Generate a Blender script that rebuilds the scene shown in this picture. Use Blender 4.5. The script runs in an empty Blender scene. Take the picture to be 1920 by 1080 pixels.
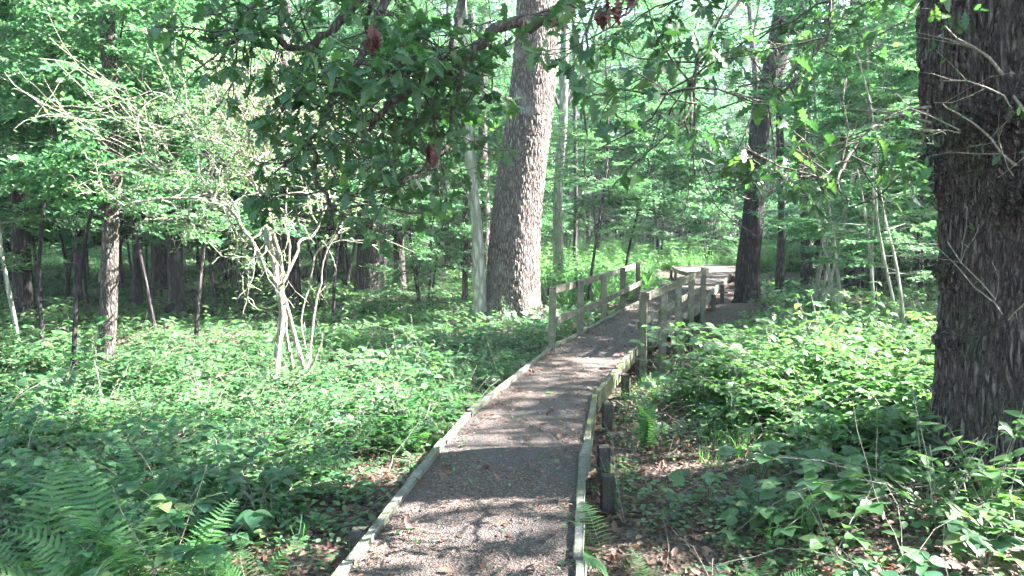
import bpy, math, numpy as np
from math import radians, sin, cos, pi
rng = np.random.default_rng(11)
S = bpy.context.scene
C = S.collection
U = lambda a, b, n=None: rng.uniform(a, b, n)

# ------------------------------------------------------------------ camera
F, H0, PITCH = 1440.0, 1.75, radians(4.606)
def at(px, py, d):
    """world point whose distance ahead (world y) is d, seen at photo pixel px,py"""
    x = (px - 960) / F; u = (540 - py) / F
    dy = cos(PITCH) + u * sin(PITCH); dz = -sin(PITCH) + u * cos(PITCH)
    return np.array([x * d / dy, d, H0 + dz * d / dy])
cam = bpy.data.cameras.new('camera'); camo = bpy.data.objects.new('camera', cam); C.objects.link(camo)
cam.sensor_width = 36; cam.lens = 36 * F / 1920; cam.clip_end = 500; cam.clip_start = .05
camo.location = (0, 0, H0); camo.rotation_euler = (pi / 2 - PITCH, 0, 0)
S.camera = camo

# ------------------------------------------------------------------ mesh helpers
class Acc:
    def __init__(s): s.V = []; s.F = []; s.M = []; s.n = 0
    def add(s, V, Fc, m=0):
        V = np.asarray(V, float); Fc = np.asarray(Fc, int)
        s.V.append(V); s.F.append(Fc + s.n); s.n += len(V)
        s.M.append(np.full(len(Fc), m) if np.isscalar(m) else np.asarray(m))
        return s
    def inst(s, t, R, T):
        V, Fc, M = t; N = len(T)
        if N == 0: return s
        W = np.einsum('nij,vj->nvi', R, V) + T[:, None, :]
        s.V.append(W.reshape(-1, 3))
        s.F.append((Fc[None] + (np.arange(N) * len(V))[:, None, None]).reshape(-1, 3) + s.n)
        s.M.append(np.tile(M, N)); s.n += N * len(V)
        return s
    def tmpl(s):
        return (np.concatenate(s.V), np.concatenate(s.F), np.concatenate(s.M))
    def build(s, name, mats, parent=None, smooth=True):
        V, Fc, M = s.tmpl(); me = bpy.data.meshes.new(name)
        me.vertices.add(len(V)); me.vertices.foreach_set('co', V.astype(np.float32).ravel())
        me.loops.add(len(Fc) * 3); me.loops.foreach_set('vertex_index', Fc.astype(np.int32).ravel())
        me.polygons.add(len(Fc))
        me.polygons.foreach_set('loop_start', np.arange(0, len(Fc) * 3, 3, dtype=np.int32))
        for m in mats: me.materials.append(m)
        me.polygons.foreach_set('material_index', M.astype(np.int32))
        me.polygons.foreach_set('use_smooth', np.full(len(Fc), bool(smooth)))
        me.update(calc_edges=True)
        o = bpy.data.objects.new(name, me); C.objects.link(o)
        if parent: o.parent = parent
        return o

def norm(v): return v / np.maximum(np.linalg.norm(v, axis=-1, keepdims=True), 1e-9)
def tube(P, r, sides=5):
    P = np.asarray(P, float); n = len(P); r = np.broadcast_to(np.asarray(r, float), (n,))
    T = norm(np.gradient(P, axis=0)); up = np.array([0, 0, 1.]) if abs(T[0][2]) < .9 else np.array([1., 0, 0])
    X = norm(np.cross(T, up)); Y = np.cross(T, X); a = np.arange(sides) * 2 * pi / sides
    V = P[:, None] + r[:, None, None] * (X[:, None] * np.cos(a)[None, :, None] + Y[:, None] * np.sin(a)[None, :, None])
    V = V.reshape(-1, 3); i = np.arange(n - 1)[:, None] * sides; j = np.arange(sides)[None]; k = (j + 1) % sides
    A = i + j; B = i + k; D = A + sides; E = B + sides
    Fc = np.concatenate([np.stack([A, D, B], -1).reshape(-1, 3), np.stack([B, D, E], -1).reshape(-1, 3)])
    V = np.concatenate([V, P[-1:] + T[-1:] * r[-1]])
    t = (n - 1) * sides
    cap = np.array([[t + q, len(V) - 1, t + (q + 1) % sides] for q in range(sides)])
    return V, np.concatenate([Fc, cap])
def smooth(P, m=4):
    """Catmull-Rom resample of rows (any columns)"""
    P = np.asarray(P, float)
    Q = np.vstack([2 * P[0] - P[1], P, 2 * P[-1] - P[-2]]); out = []
    for i in range(len(P) - 1):
        a, b, c, d = Q[i:i + 4]
        for t in np.arange(m) / m:
            out.append(.5 * ((2 * b) + (c - a) * t + (2 * a - 5 * b + 4 * c - d) * t * t + (3 * b - a - 3 * c + d) * t ** 3))
    out.append(P[-1]); return np.array(out)
def euler(yaw, pitch, roll, s):
    """rows: y axis = leaf axis; pitch lifts it, roll twists, yaw turns"""
    yaw, pitch, roll, s = np.broadcast_arrays(*map(np.asarray, (yaw, pitch, roll, s)))
    cy, sy, cp, sp, cr, sr = np.cos(yaw), np.sin(yaw), np.cos(pitch), np.sin(pitch), np.cos(roll), np.sin(roll)
    z = np.zeros_like(cy); o = z + 1
    Rz = np.stack([cy, -sy, z, sy, cy, z, z, z, o], -1).reshape(-1, 3, 3)
    Rx = np.stack([o, z, z, z, cp, -sp, z, sp, cp], -1).reshape(-1, 3, 3)
    Ry = np.stack([cr, z, sr, z, o, z, -sr, z, cr], -1).reshape(-1, 3, 3)
    return (Rz @ Rx @ Ry) * np.asarray(s).reshape(-1, 1, 1)
def box(acc, c0, c1, w, h, m=0, top=None):
    """a bar of width w and height h from c0 to c1 (centres), ends cut square"""
    c0 = np.asarray(c0, float); c1 = np.asarray(c1, float); t = norm(c1 - c0)
    x = norm(np.cross(t, [0, 0, 1.])) if abs(t[2]) < .9 else np.array([1., 0, 0]); y = np.cross(x, t)
    b = min(w, h) * .1; prof = []
    for sx, sy in ((-1, -1), (1, -1), (1, 1), (-1, 1)):
        p, q = (sx * (w / 2 - b), sy * h / 2), (sx * w / 2, sy * (h / 2 - b))
        prof += [p, q] if sx * sy > 0 else [q, p]
    L = np.linalg.norm(c1 - c0); n = max(2, int(L / .12))
    V = []
    for k in range(n + 1):
        f = k / n; jit = rng.normal(0, .0012, (8, 2))
        for (px, py), (jx, jy) in zip(prof, jit): V.append(c0 + (c1 - c0) * f + x * (px + jx) + y * (py + jy))
    Fc = []
    for k in range(n):
        for q in range(8):
            a = k * 8 + q; b2 = k * 8 + (q + 1) % 8
            Fc += [[a, b2, a + 8], [b2, b2 + 8, a + 8]]
    e = n * 8
    for q in range(1, 7): Fc += [[0, q + 1, q], [e, e + q, e + q + 1]]
    acc.add(V, Fc, m)

# ------------------------------------------------------------------ object helpers
def tag(o, label=None, cat=None, group=None, kind=None):
    for k, v in (('label', label), ('category', cat), ('group', group), ('kind', kind)):
        if v: o[k] = v
    return o
def thing(name, label, cat, loc=(0, 0, 0), group=None):
    o = bpy.data.objects.new(name, None); C.objects.link(o); o.location = [float(v) for v in loc]
    o.empty_display_size = .2
    return tag(o, label, cat, group)

# ------------------------------------------------------------------ materials
def newmat(name):
    m = bpy.data.materials.new(name); m.use_nodes = True; nt = m.node_tree; nt.nodes.clear()
    out = nt.nodes.new('ShaderNodeOutputMaterial')
    def N(t, **kw):
        n = nt.nodes.new(t)
        for k, v in kw.items():
            if k in n.inputs.keys() if isinstance(k, str) else False: n.inputs[k].default_value = v
            else: setattr(n, k, v)
        return n
    return m, nt, out, N, nt.links.new
def ramp(N, stops):
    r = N('ShaderNodeValToRGB'); e = r.color_ramp.elements
    while len(e) < len(stops): e.new(.5)
    for q, (p, c) in zip(e, stops): q.position = p; q.color = (*c, 1)
    return r
def leafmat(name, cols, trans, tint, rough=.42, spec=.5):
    m, nt, out, N, L = newmat(name)
    g = N('ShaderNodeNewGeometry'); oi = N('ShaderNodeObjectInfo')
    r = ramp(N, [(i / (len(cols) - 1), c) for i, c in enumerate(cols)]); L(g.outputs['Random Per Island'], r.inputs[0])
    no = N('ShaderNodeTexNoise'); no.inputs['Scale'].default_value = .9;  no.inputs['Detail'].default_value = 2
    L(g.outputs['Position'], no.inputs['Vector'])
    hs = N('ShaderNodeHueSaturation'); L(r.outputs[0], hs.inputs['Color']); hs.inputs['Saturation'].default_value = 1.0
    mr = N('ShaderNodeMapRange'); L(no.outputs[0], mr.inputs[0])
    mr.inputs[1].default_value = .3; mr.inputs[2].default_value = .7; mr.inputs[3].default_value = .7; mr.inputs[4].default_value = 1.3
    L(mr.outputs[0], hs.inputs['Value']); mh = N('ShaderNodeMapRange'); L(oi.outputs['Random'], mh.inputs[0]); mh.inputs[3].default_value = .485; mh.inputs[4].default_value = .52; L(mh.outputs[0], hs.inputs['Hue'])
    p = N('ShaderNodeBsdfPrincipled'); L(hs.outputs[0], p.inputs['Base Color'])
    p.inputs['Roughness'].default_value = rough; p.inputs['Specular IOR Level'].default_value = spec
    t = N('ShaderNodeBsdfTranslucent'); mx = N('ShaderNodeMix'); mx.data_type = 'RGBA'; mx.blend_type = 'MULTIPLY'
    mx.inputs[0].default_value = 1; L(hs.outputs[0], mx.inputs[6]); mx.inputs[7].default_value = (*tint, 1)
    L(mx.outputs[2], t.inputs['Color'])
    ms = N('ShaderNodeMixShader'); ms.inputs[0].default_value = trans
    L(p.outputs[0], ms.inputs[1]); L(t.outputs[0], ms.inputs[2]); L(ms.outputs[0], out.inputs[0])
    return m
G = leafmat
M_leaf = G('leaf_green', [(.035, .1, .047), (.06, .15, .06), (.045, .12, .052), (.1, .19, .065)], .38, (1.9, 2.3, 1.4))
M_back = G('leaf_far', [(.037, .1, .058), (.07, .165, .072), (.047, .125, .065), (.12, .21, .085)], .4, (1.8, 2.2, 1.5))
M_pale = G('leaf_pale', [(.08, .16, .07), (.13, .22, .1), (.06, .14, .06)], .42, (1.8, 2.1, 1.2), .45, .5)
M_oak = G('leaf_oak', [(.03, .075, .038), (.05, .11, .05), (.04, .09, .043), (.08, .14, .05)], .34, (2.0, 2.6, 1.1), .38)
M_bram = G('leaf_bramble', [(.03, .085, .045), (.065, .16, .06), (.045, .12, .055), (.1, .21, .075), (.025, .065, .035), (.13, .19, .07)], .36, (1.9, 2.4, 1.4), .4, .6)
M_bramR = G('leaf_bramble_yellowish', [(.038, .095, .042), (.065, .16, .055), (.03, .075, .036), (.11, .21, .07), (.05, .13, .048)], .38, (2.0, 2.5, 1.2), .4, .5)  # slightly yellower green for the right-hand bramble
M_grass = G('grass_blade', [(.05, .14, .05), (.08, .19, .065), (.13, .19, .08), (.065, .16, .06)], .4, (1.8, 2.3, 1.2))
M_dead = G('leaf_dead', [(.13, .06, .035), (.2, .11, .07), (.09, .05, .04), (.26, .17, .12)], .2, (1.6, 1.2, .9), .6)
M_red = G('leaf_withered', [(.09, .03, .03), (.13, .045, .035), (.07, .03, .03)], .2, (1.6, 1, .8), .6)
M_fern = G('leaf_fern', [(.05, .13, .05), (.08, .18, .06), (.07, .15, .05)], .4, (2, 2.5, 1.1))

def barkmat(name, c0, c1, c2, sc=18., squash=.16, bump=.8, disp=0., moss=None, lichen=None):
    m, nt, out, N, L = newmat(name)
    tc = N('ShaderNodeTexCoord'); mp = N('ShaderNodeMapping'); mp.inputs['Scale'].default_value = (1, 1, squash)
    L(tc.outputs['Object'], mp.inputs[0])
    nz = N('ShaderNodeTexNoise'); nz.inputs['Scale'].default_value = sc * .35; nz.inputs['Detail'].default_value = 4; L(mp.outputs[0], nz.inputs['Vector'])
    ad = N('ShaderNodeVectorMath'); ad.operation = 'MULTIPLY_ADD'; L(nz.outputs['Color'], ad.inputs[0])
    ad.inputs[1].default_value = (.07, .07, .16); L(mp.outputs[0], ad.inputs[2])
    n3 = N('ShaderNodeTexNoise'); n3.inputs['Scale'].default_value = sc * 1.6; n3.inputs['Detail'].default_value = 3; L(mp.outputs[0], n3.inputs['Vector'])
    a3 = N('ShaderNodeVectorMath'); a3.operation = 'MULTIPLY_ADD'; L(n3.outputs['Color'], a3.inputs[0]); a3.inputs[1].default_value = (.6 / sc, .6 / sc, .9 / sc); L(ad.outputs[0], a3.inputs[2]); ad = a3
    vo = N('ShaderNodeTexVoronoi'); vo.feature = 'DISTANCE_TO_EDGE'; vo.inputs['Scale'].default_value = sc; L(ad.outputs[0], vo.inputs['Vector'])
    fn = N('ShaderNodeTexNoise'); fn.inputs['Scale'].default_value = sc * 3; fn.inputs['Detail'].default_value = 6
    mp2 = N('ShaderNodeMapping'); mp2.inputs['Scale'].default_value = (1, 1, .4); L(tc.outputs['Object'], mp2.inputs[0]); L(mp2.outputs[0], fn.inputs['Vector'])
    rd = N('ShaderNodeMapRange'); rd.interpolation_type = 'SMOOTHSTEP'; L(vo.outputs['Distance'], rd.inputs[0]); rd.inputs[2].default_value = .38
    hm = N('ShaderNodeMath'); hm.operation = 'MULTIPLY_ADD'; L(fn.outputs[0], hm.inputs[0]); hm.inputs[1].default_value = .5; L(rd.outputs[0], hm.inputs[2])
    cr = ramp(N, [(.15, c0), (.7, c1), (.88, c2)])
    dv = N('ShaderNodeMath'); dv.operation = 'DIVIDE'; L(hm.outputs[0], dv.inputs[0]); dv.inputs[1].default_value = 1.35; L(dv.outputs[0], cr.inputs[0])
    col = cr.outputs[0]
    big = N('ShaderNodeTexNoise'); big.inputs['Scale'].default_value = 2.2; big.inputs['Detail'].default_value = 5; L(tc.outputs['Object'], big.inputs['Vector'])
    for c, lo, hi in ((moss, .5, .68), (lichen, .32, .46)):
        if c is None: continue
        b2 = N('ShaderNodeMapRange'); L(big.outputs[0], b2.inputs[0]); b2.inputs[1].default_value = lo; b2.inputs[2].default_value = hi
        if c is lichen: b2.inputs[3].default_value = .6; b2.inputs[4].default_value = 0
        else: b2.inputs[4].default_value = .55
        mx = N('ShaderNodeMix'); mx.data_type = 'RGBA'; L(b2.outputs[0], mx.inputs[0]); L(col, mx.inputs[6]); mx.inputs[7].default_value = (*c, 1); col = mx.outputs[2]
    p = N('ShaderNodeBsdfPrincipled'); L(col, p.inputs['Base Color']); p.inputs['Roughness'].default_value = .85; p.inputs['Specular IOR Level'].default_value = .25
    bp = N('ShaderNodeBump'); bp.inputs['Strength'].default_value = bump; bp.inputs['Distance'].default_value = .02; L(hm.outputs[0], bp.inputs['Height']); L(bp.outputs[0], p.inputs['Normal'])
    L(p.outputs[0], out.inputs[0])
    if disp:
        d = N('ShaderNodeDisplacement'); L(hm.outputs[0], d.inputs['Height']); d.inputs['Scale'].default_value = disp; d.inputs['Midlevel'].default_value = .8
        L(d.outputs[0], out.inputs['Displacement']); m.displacement_method = 'BOTH'
    return m
B_oak = barkmat('bark_dark_oak', (.045, .034, .032), (.125, .1, .094), (.165, .138, .128), 26, .17, 1.0, .032, moss=(.05, .065, .035))
B_big = barkmat('bark_grey_oak', (.075, .054, .05), (.22, .182, .165), (.33, .29, .262), 24, .2, 1.0, .02, lichen=(.36, .34, .3))
B_far = barkmat('bark_dark_grey', (.03, .022, .024), (.085, .07, .07), (.13, .11, .105), 15, .2, .8)  # dark grey-brown bark of background trunks and crown limbs
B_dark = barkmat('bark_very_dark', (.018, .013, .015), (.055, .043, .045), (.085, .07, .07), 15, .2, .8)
B_pale = barkmat('bark_pale', (.2, .19, .16), (.34, .33, .28), (.45, .44, .38), 9, .25, .3, moss=(.16, .2, .1))
B_elder = barkmat('bark_twiggy', (.16, .135, .105), (.4, .355, .29), (.58, .53, .46), 34, .25, .8)
B_sunny = barkmat('twig_sunlit', (.24, .21, .17), (.42, .38, .32), (.55, .51, .45), 34, .3, .3)  # twig colour lightened to look blown out by the sun
B_twig = barkmat('twig', (.05, .04, .035), (.11, .09, .075), (.17, .15, .13), 30, .3, .3)
B_ptwig = barkmat('twig_pale', (.15, .14, .11), (.24, .22, .18), (.33, .3, .25), 30, .3, .3)
B_mottled = barkmat('bark_mottled', (.04, .032, .03), (.12, .1, .088), (.21, .185, .16), 26, .3, .8)  # mid-brown mottled bark of the slim trunks

def woodmat(name, c0, c1, moss=.0):
    m, nt, out, N, L = newmat(name)
    tc = N('ShaderNodeTexCoord'); no = N('ShaderNodeTexNoise'); no.inputs['Scale'].default_value = 9; no.inputs['Detail'].default_value = 8
    L(tc.outputs['Object'], no.inputs['Vector'])
    fi = N('ShaderNodeTexNoise'); fi.inputs['Scale'].default_value = 60; fi.inputs['Detail'].default_value = 5; L(tc.outputs['Object'], fi.inputs['Vector'])
    mxv = N('ShaderNodeMath'); mxv.operation = 'ADD'; L(no.outputs[0], mxv.inputs[0]); L(fi.outputs[0], mxv.inputs[1])
    cr = ramp(N, [(.36, c0), (.64, c1)]); dv = N('ShaderNodeMath'); dv.operation = 'MULTIPLY'; dv.inputs[1].default_value = .5; L(mxv.outputs[0], dv.inputs[0]); L(dv.outputs[0], cr.inputs[0])
    mo = N('ShaderNodeTexNoise'); mo.inputs['Scale'].default_value = 5.5; mo.inputs['Detail'].default_value = 6; L(tc.outputs['Object'], mo.inputs['Vector'])
    mr = N('ShaderNodeMapRange'); L(mo.outputs[0], mr.inputs[0]); mr.inputs[1].default_value = .47; mr.inputs[2].default_value = .6; mr.inputs[4].default_value = moss
    mx = N('ShaderNodeMix'); mx.data_type = 'RGBA'; L(mr.outputs[0], mx.inputs[0]); L(cr.outputs[0], mx.inputs[6]); mx.inputs[7].default_value = (.1, .13, .035, 1)
    oi = N('ShaderNodeObjectInfo'); m4 = N('ShaderNodeMapRange'); L(oi.outputs['Random'], m4.inputs[0]); m4.inputs[3].default_value = .65; m4.inputs[4].default_value = 1.2
    hv = N('ShaderNodeHueSaturation'); L(mx.outputs[2], hv.inputs['Color']); L(m4.outputs[0], hv.inputs['Value'])
    p = N('ShaderNodeBsdfPrincipled'); L(hv.outputs[0], p.inputs['Base Color']); p.inputs['Roughness'].default_value = .8; p.inputs['Specular IOR Level'].default_value = .3
    bp = N('ShaderNodeBump'); bp.inputs['Strength'].default_value = .5; bp.inputs['Distance'].default_value = .01; L(mxv.outputs[0], bp.inputs['Height']); L(bp.outputs[0], p.inputs['Normal'])
    L(p.outputs[0], out.inputs[0]); return m
W_rail = woodmat('weathered_rail', (.1, .088, .066), (.3, .275, .225), .4)
W_edge = woodmat('weathered_edge', (.08, .08, .065), (.26, .265, .23), .5)
W_moss = woodmat('mossy_edge', (.07, .07, .045), (.2, .2, .16), .95)
W_post = woodmat('damp_post', (.05, .04, .035), (.13, .11, .1), .2)

def groundmat(name, cols, sc, bscale, bd, patch=None):
    m, nt, out, N, L = newmat(name)
    g = N('ShaderNodeNewGeometry')
    a = N('ShaderNodeTexNoise'); a.inputs['Scale'].default_value = sc; a.inputs['Detail'].default_value = 9; a.inputs['Roughness'].default_value = .72; L(g.outputs['Position'], a.inputs['Vector'])
    v = N('ShaderNodeTexVoronoi'); v.inputs['Scale'].default_value = bscale; L(g.outputs['Position'], v.inputs['Vector'])
    mx = N('ShaderNodeMix'); mx.data_type = 'FLOAT'; mx.inputs[0].default_value = .4; L(a.outputs[0], mx.inputs[2])
    sp = N('ShaderNodeSeparateColor'); L(v.outputs['Color'], sp.inputs[0]); L(sp.outputs[0], mx.inputs[3])
    r = ramp(N, [(.25 + .5 * i / (len(cols) - 1), c) for i, c in enumerate(cols)]); L(mx.outputs[0], r.inputs[0]); col = r.outputs[0]
    if patch:
        b = N('ShaderNodeTexNoise'); b.inputs['Scale'].default_value = 1.1; b.inputs['Detail'].default_value = 6; L(g.outputs['Position'], b.inputs['Vector'])
        mr = N('ShaderNodeMapRange'); L(b.outputs[0], mr.inputs[0]); mr.inputs[1].default_value = .46; mr.inputs[2].default_value = .62; mr.inputs[4].default_value = .75
        m2 = N('ShaderNodeMix'); m2.data_type = 'RGBA'; L(mr.outputs[0], m2.inputs[0]); L(col, m2.inputs[6]); m2.inputs[7].default_value = (*patch, 1); col = m2.outputs[2]
    p = N('ShaderNodeBsdfPrincipled'); L(col, p.inputs['Base Color']); p.inputs['Roughness'].default_value = .85; p.inputs['Specular IOR Level'].default_value = .3
    bp = N('ShaderNodeBump'); bp.inputs['Strength'].default_value = .9; bp.inputs['Distance'].default_value = bd
    ad = N('ShaderNodeMath'); ad.operation = 'ADD'; L(a.outputs[0], ad.inputs[0]); L(v.outputs['Distance'], ad.inputs[1]); L(ad.outputs[0], bp.inputs['Height']); L(bp.outputs[0], p.inputs['Normal'])
    L(p.outputs[0], out.inputs[0]); return m
M_ground = groundmat('forest_soil', [(.02, .015, .013), (.06, .04, .032), (.11, .075, .06), (.17, .12, .1)], 9, 32, .03)
M_path = groundmat('grit_surface', [(.028, .019, .017), (.064, .047, .041), (.105, .08, .07), (.2, .158, .135)], 22, 90, .012, (.078, .068, .068))

# ------------------------------------------------------------------ path geometry
LE = np.array([(-2.0, -5), (-1.27, .8), (-.84, 3.84), (-.55, 6.06), (-.39, 6.98), (.57, 10.9), (1.11, 12.4), (2.92, 17.5), (4.7, 22.6), (6.45, 27.6), (6.75, 29.6), (6.6, 31.3)])
RE = np.array([(-.6, -5), (.08, .8), (.35, 3.84), (.53, 5.65), (.61, 6.06), (.86, 7.73), (1.72, 10.7), (2.2, 11.95), (4.1, 16.8), (5.85, 21.9), (7.6, 26.8), (8.6, 29.6), (12.5, 31.5)])
def lx(y): return np.interp(y, LE[:, 1], LE[:, 0])
def rx(y): return np.interp(y, RE[:, 1], RE[:, 0])
def sst(a, b, x): t = np.clip((x - a) / (b - a), 0, 1); return t * t * (3 - 2 * t)
def wob(x, y):
    return (np.sin(x * .9 + 1.3 * np.sin(y * .5)) * np.cos(y * .8 + .7 * np.sin(x * .6)) * .07
            + np.sin(x * 2.3 + y * 1.1) * np.sin(y * 2.9 - x * .7) * .035)
def gz(x, y):
    x = np.asarray(x, float); y = np.asarray(y, float)
    z = -.5 + wob(x, y)
    yy = np.clip(y, -5, 40)
    z = z + .22 * (1 - sst(8.5, 12, y)) * (1 - sst(1, 5, np.abs(x)))
    z = z + .3 * sst(.5, 3.2, x - rx(yy)) * sst(0, 5, y) * (1 - sst(13, 20, y)) + .2 * sst(3, -2, y)
    z = z + .011 * np.clip(y - 26, 0, 200) + .0003 * np.clip(y - 40, 0, 200) ** 2 * .6
    return z
# ground sheet, finer near the path
gx = np.concatenate([np.linspace(-160, -22, 24)[:-1], np.linspace(-22, 24, 190), np.linspace(24, 160, 24)[1:]])
gy = np.concatenate([np.linspace(-60, -6, 10)[:-1], np.linspace(-6, 45, 210), np.linspace(45, 220, 36)[1:]])
X, Y = np.meshgrid(gx, gy); V = np.stack([X, Y, gz(X, Y)], -1).reshape(-1, 3)
nx, ny = len(gx), len(gy); I = (np.arange(ny - 1)[:, None] * nx + np.arange(nx - 1)[None]).ravel()
a = Acc(); a.add(V, np.concatenate([np.stack([I, I + 1, I + nx], 1), np.stack([I + 1, I + nx + 1, I + nx], 1)]))
tag(a.build('ground', [M_ground]), kind='structure')

# boardwalk
bw = thing('boardwalk', 'raised grit-surfaced footway with low wooden edge boards winding through the wood', 'boardwalk')
ys = np.concatenate([np.linspace(-5, 29.5, 300)])
a = Acc(); nseg = 8; V = []
for y in ys:
    l, r = lx(y) + .02, rx(y) - .02
    for k in range(nseg + 1):
        x = l + (r - l) * k / nseg; V.append((x, y, .006 * sin(x * 5 + y * 2) * sin(y * 3.1) + .008 * (1 - abs(2 * k / nseg - 1))))
V = np.array(V); n1 = nseg + 1; I = (np.arange(len(ys) - 1)[:, None] * n1 + np.arange(nseg)[None]).ravel()
Fc = np.concatenate([np.stack([I, I + 1, I + n1], 1), np.stack([I + 1, I + n1 + 1, I + n1], 1)])
a.add(V, Fc)
e = [(lx(29.5), 29.5), (6.75, 29.6), (6.6, 31.3), (6.9, 33.0), (8.2, 33.5), (9.8, 33.9), (9.9, 31.2), (8.6, 29.55)]
a.add([(x, y, .004) for x, y in e] + [(8.2, 31.3, .012)], [[i, (i + 1) % 8, 8] for i in range(8)])
deck = a.build('deck_surface', [M_path], bw)
a = Acc()      # slab under the surface
for P in (LE, RE):
    pass
for q in range(len(LE) - 2):
    (x0, y0), (x1, y1) = LE[q], LE[q + 1]
    ym = np.linspace(y0, y1, 4)
    for j in range(3):
        ya, yb = ym[j], ym[j + 1]
        v = [(lx(ya) + .02, ya), (rx(ya) - .02, ya), (rx(yb) - .02, yb), (lx(yb) + .02, yb)]
        V = [(x, y, z) for z in (-.03, -.12) for x, y in v]
        a.add(V, [[0, 1, 2], [0, 2, 3], [4, 6, 5], [4, 7, 6], [0, 4, 5], [0, 5, 1], [1, 5, 6], [1, 6, 2], [2, 6, 7], [2, 7, 3], [3, 7, 4], [3, 4, 0]])
a.build('deck_boards', [W_post], bw)
def edge(P, side, mat):
    for q in range(len(P) - 1):
        p, r = P[q], P[q + 1]; L_ = np.linalg.norm(r - p); n = max(1, round(L_ / 2.2))
        for k in range(n):
            f0, f1 = k / n, (k + 1) / n; s0 = p + (r - p) * f0; s1 = p + (r - p) * f1
            t = (r - p) / L_; nrm = np.array([-t[1], t[0]]) * side; o1, o2 = U(-.012, .012, 2); s0 = s0 + nrm * o1; s1 = s1 + nrm * o2; ga = .009
            dz = U(-.012, .012, 2)
            a = Acc(); hh = .15 if side > 0 else .2
            box(a, (*(s0 + t * ga), .045 - hh / 2 + dz[0]), (*(s1 - t * ga), .045 - hh / 2 + dz[1]), .055, hh)
            a.build('edge_board', [mat], bw, smooth=False)
edge(LE[:-2], 1, W_edge)
edge(RE[:5], -1, W_edge); edge(RE[4:8], -1, W_moss); edge(RE[7:11], -1, W_edge)
edge(np.array([(6.45, 27.6), (6.62, 30.9), (6.9, 33.03), (8.2, 33.55), (9.8, 33.95)]), 1, W_edge)
for (x, y), s in [((x, y), 1) for x, y in [(.66, 5.3), (.72, 6.05), (.93, 7.5), (1.33, 9.0), (1.72, 10.3), (2.35, 12.0), (3.3, 14.5), (5.2, 19.8), (6.3, 23)]] + \
              [((lx(y) - .1, y), -1) for y in (1.5, 4.35, 7.4, 9.7, 20.4, 24, 27.5)] + [((6.5, 31.2), -1), ((7.1, 33.2), -1)]:
    a = Acc(); g = float(gz(x, y)) - .15
    box(a, (x + .02 * s, y, g), (x + .02 * s, y, -.012 + U(-.01, .01)), .1, .1)
    a.build('support_post', [W_post], bw, smooth=False)

# railings
def railing(label, posts, outer, zt=.87, first_shift=0):
    P = np.array(posts); r = thing('railing', label, 'railing', (P[0][0], P[0][1], -.3))
    off = -np.array([P[0][0], P[0][1], -.3])
    t = norm(P[-1] - P[0]); nr = np.array([t[1], -t[0]]) * outer      # outward from the path
    for i, (x, y) in enumerate(P):
        a = Acc(); g = float(gz(x, y)) - .1
        ln = rng.normal(0, .008, 2)
        box(a, np.array((x, y, g)) + off, np.array((x + ln[0], y + ln[1], zt + .012)) + off, .1, .1)
        a.build('post', [W_rail], r, smooth=False)
    for nm, z, o, h, w in (('top_rail', zt - .05, .076, .105, .05), ('mid_rail', .42, -.072, .1, .042)):
        for i in range(0, len(P) - 1, 2):
            j = min(i + 2, len(P) - 1)
            s0 = P[i] + nr * o; s1 = P[j] + nr * o
            if i == 0: s0 = s0 - t * .06
            if j == len(P) - 1: s1 = s1 + t * .08
            mid = P[i + 1] + nr * o
            pts = [s0, mid, s1] if j == i + 2 else [s0, s1]
            a = Acc()
            for u, v in zip(pts[:-1], pts[1:]):
                box(a, np.array((*u, z)) + off, np.array((*(v + t * .0), z)) + off, w, h)
            a.build(nm, [W_rail], r, smooth=False)
    return r
railing('weathered wooden post-and-rail handrail on the left edge of the boardwalk, behind the big oak side',
        [(.57, 10.85), (1.09, 12.25), (1.68, 14.0), (2.32, 16.0), (2.98, 18.1)], -1)
railing('weathered wooden post-and-rail handrail on the right edge of the boardwalk, rising out of brambles',
        [(1.76, 10.25), (2.3, 11.65), (2.86, 13.1), (3.42, 14.6), (4.02, 16.1)], 1)

# ------------------------------------------------------------------ leaf templates (axis +y, length 1, facing +z)
def leaf_simple(w=.6, fold=.08, droop=.08):
    return (np.array([(0, 0, 0), (-w / 2, .45, fold), (0, 1, -droop), (w / 2, .45, fold)]), np.array([[0, 3, 2], [0, 2, 1]]), np.zeros(2, int))
def leaf_strip(st, fold=.12, droop=.2, wave=0.):
    """st: rows y, half width"""
    V, Fc = [], []
    for y, h in st:
        z = -droop * y * y; V += [(-h, y - h * .1, z + h * fold * 2 + wave * sin(y * 25)), (0, y, z), (h, y - h * .1, z + h * fold * 2 + wave * cos(y * 21))]
    for i in range(len(st) - 1):
        b = 3 * i
        for q in (0, 1):
            Fc += [[b + q, b + q + 1, b + q + 4], [b + q, b + q + 4, b + q + 3]]
    return (np.array(V), np.array(Fc), np.zeros(len(Fc), int))
OVAL = leaf_strip([(0, .02), (.18, .22), (.42, .33), (.7, .24), (1, 0.01)])
OVALW = leaf_strip([(0, .02), (.15, .3), (.38, .4), (.62, .34), (.84, .17), (1, 0.01)], wave=.012)
NARROW = leaf_strip([(0, .02), (.25, .17), (.6, .14), (1, 0.0)], droop=.3)
OAKL = leaf_strip([(0, .015), (.12, .03), (.2, .13), (.26, .07), (.36, .21), (.44, .1), (.55, .29), (.64, .14), (.75, .25), (.83, .12), (.92, .13), (1, .02)], fold=.1, droop=.22, wave=.012)
SIMP = leaf_simple()
def merge(*parts):
    a = Acc()
    for t, R, T in parts: a.inst(t, np.asarray(R).reshape(-1, 3, 3), np.asarray(T, float).reshape(-1, 3))
    return a.tmpl()
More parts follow.
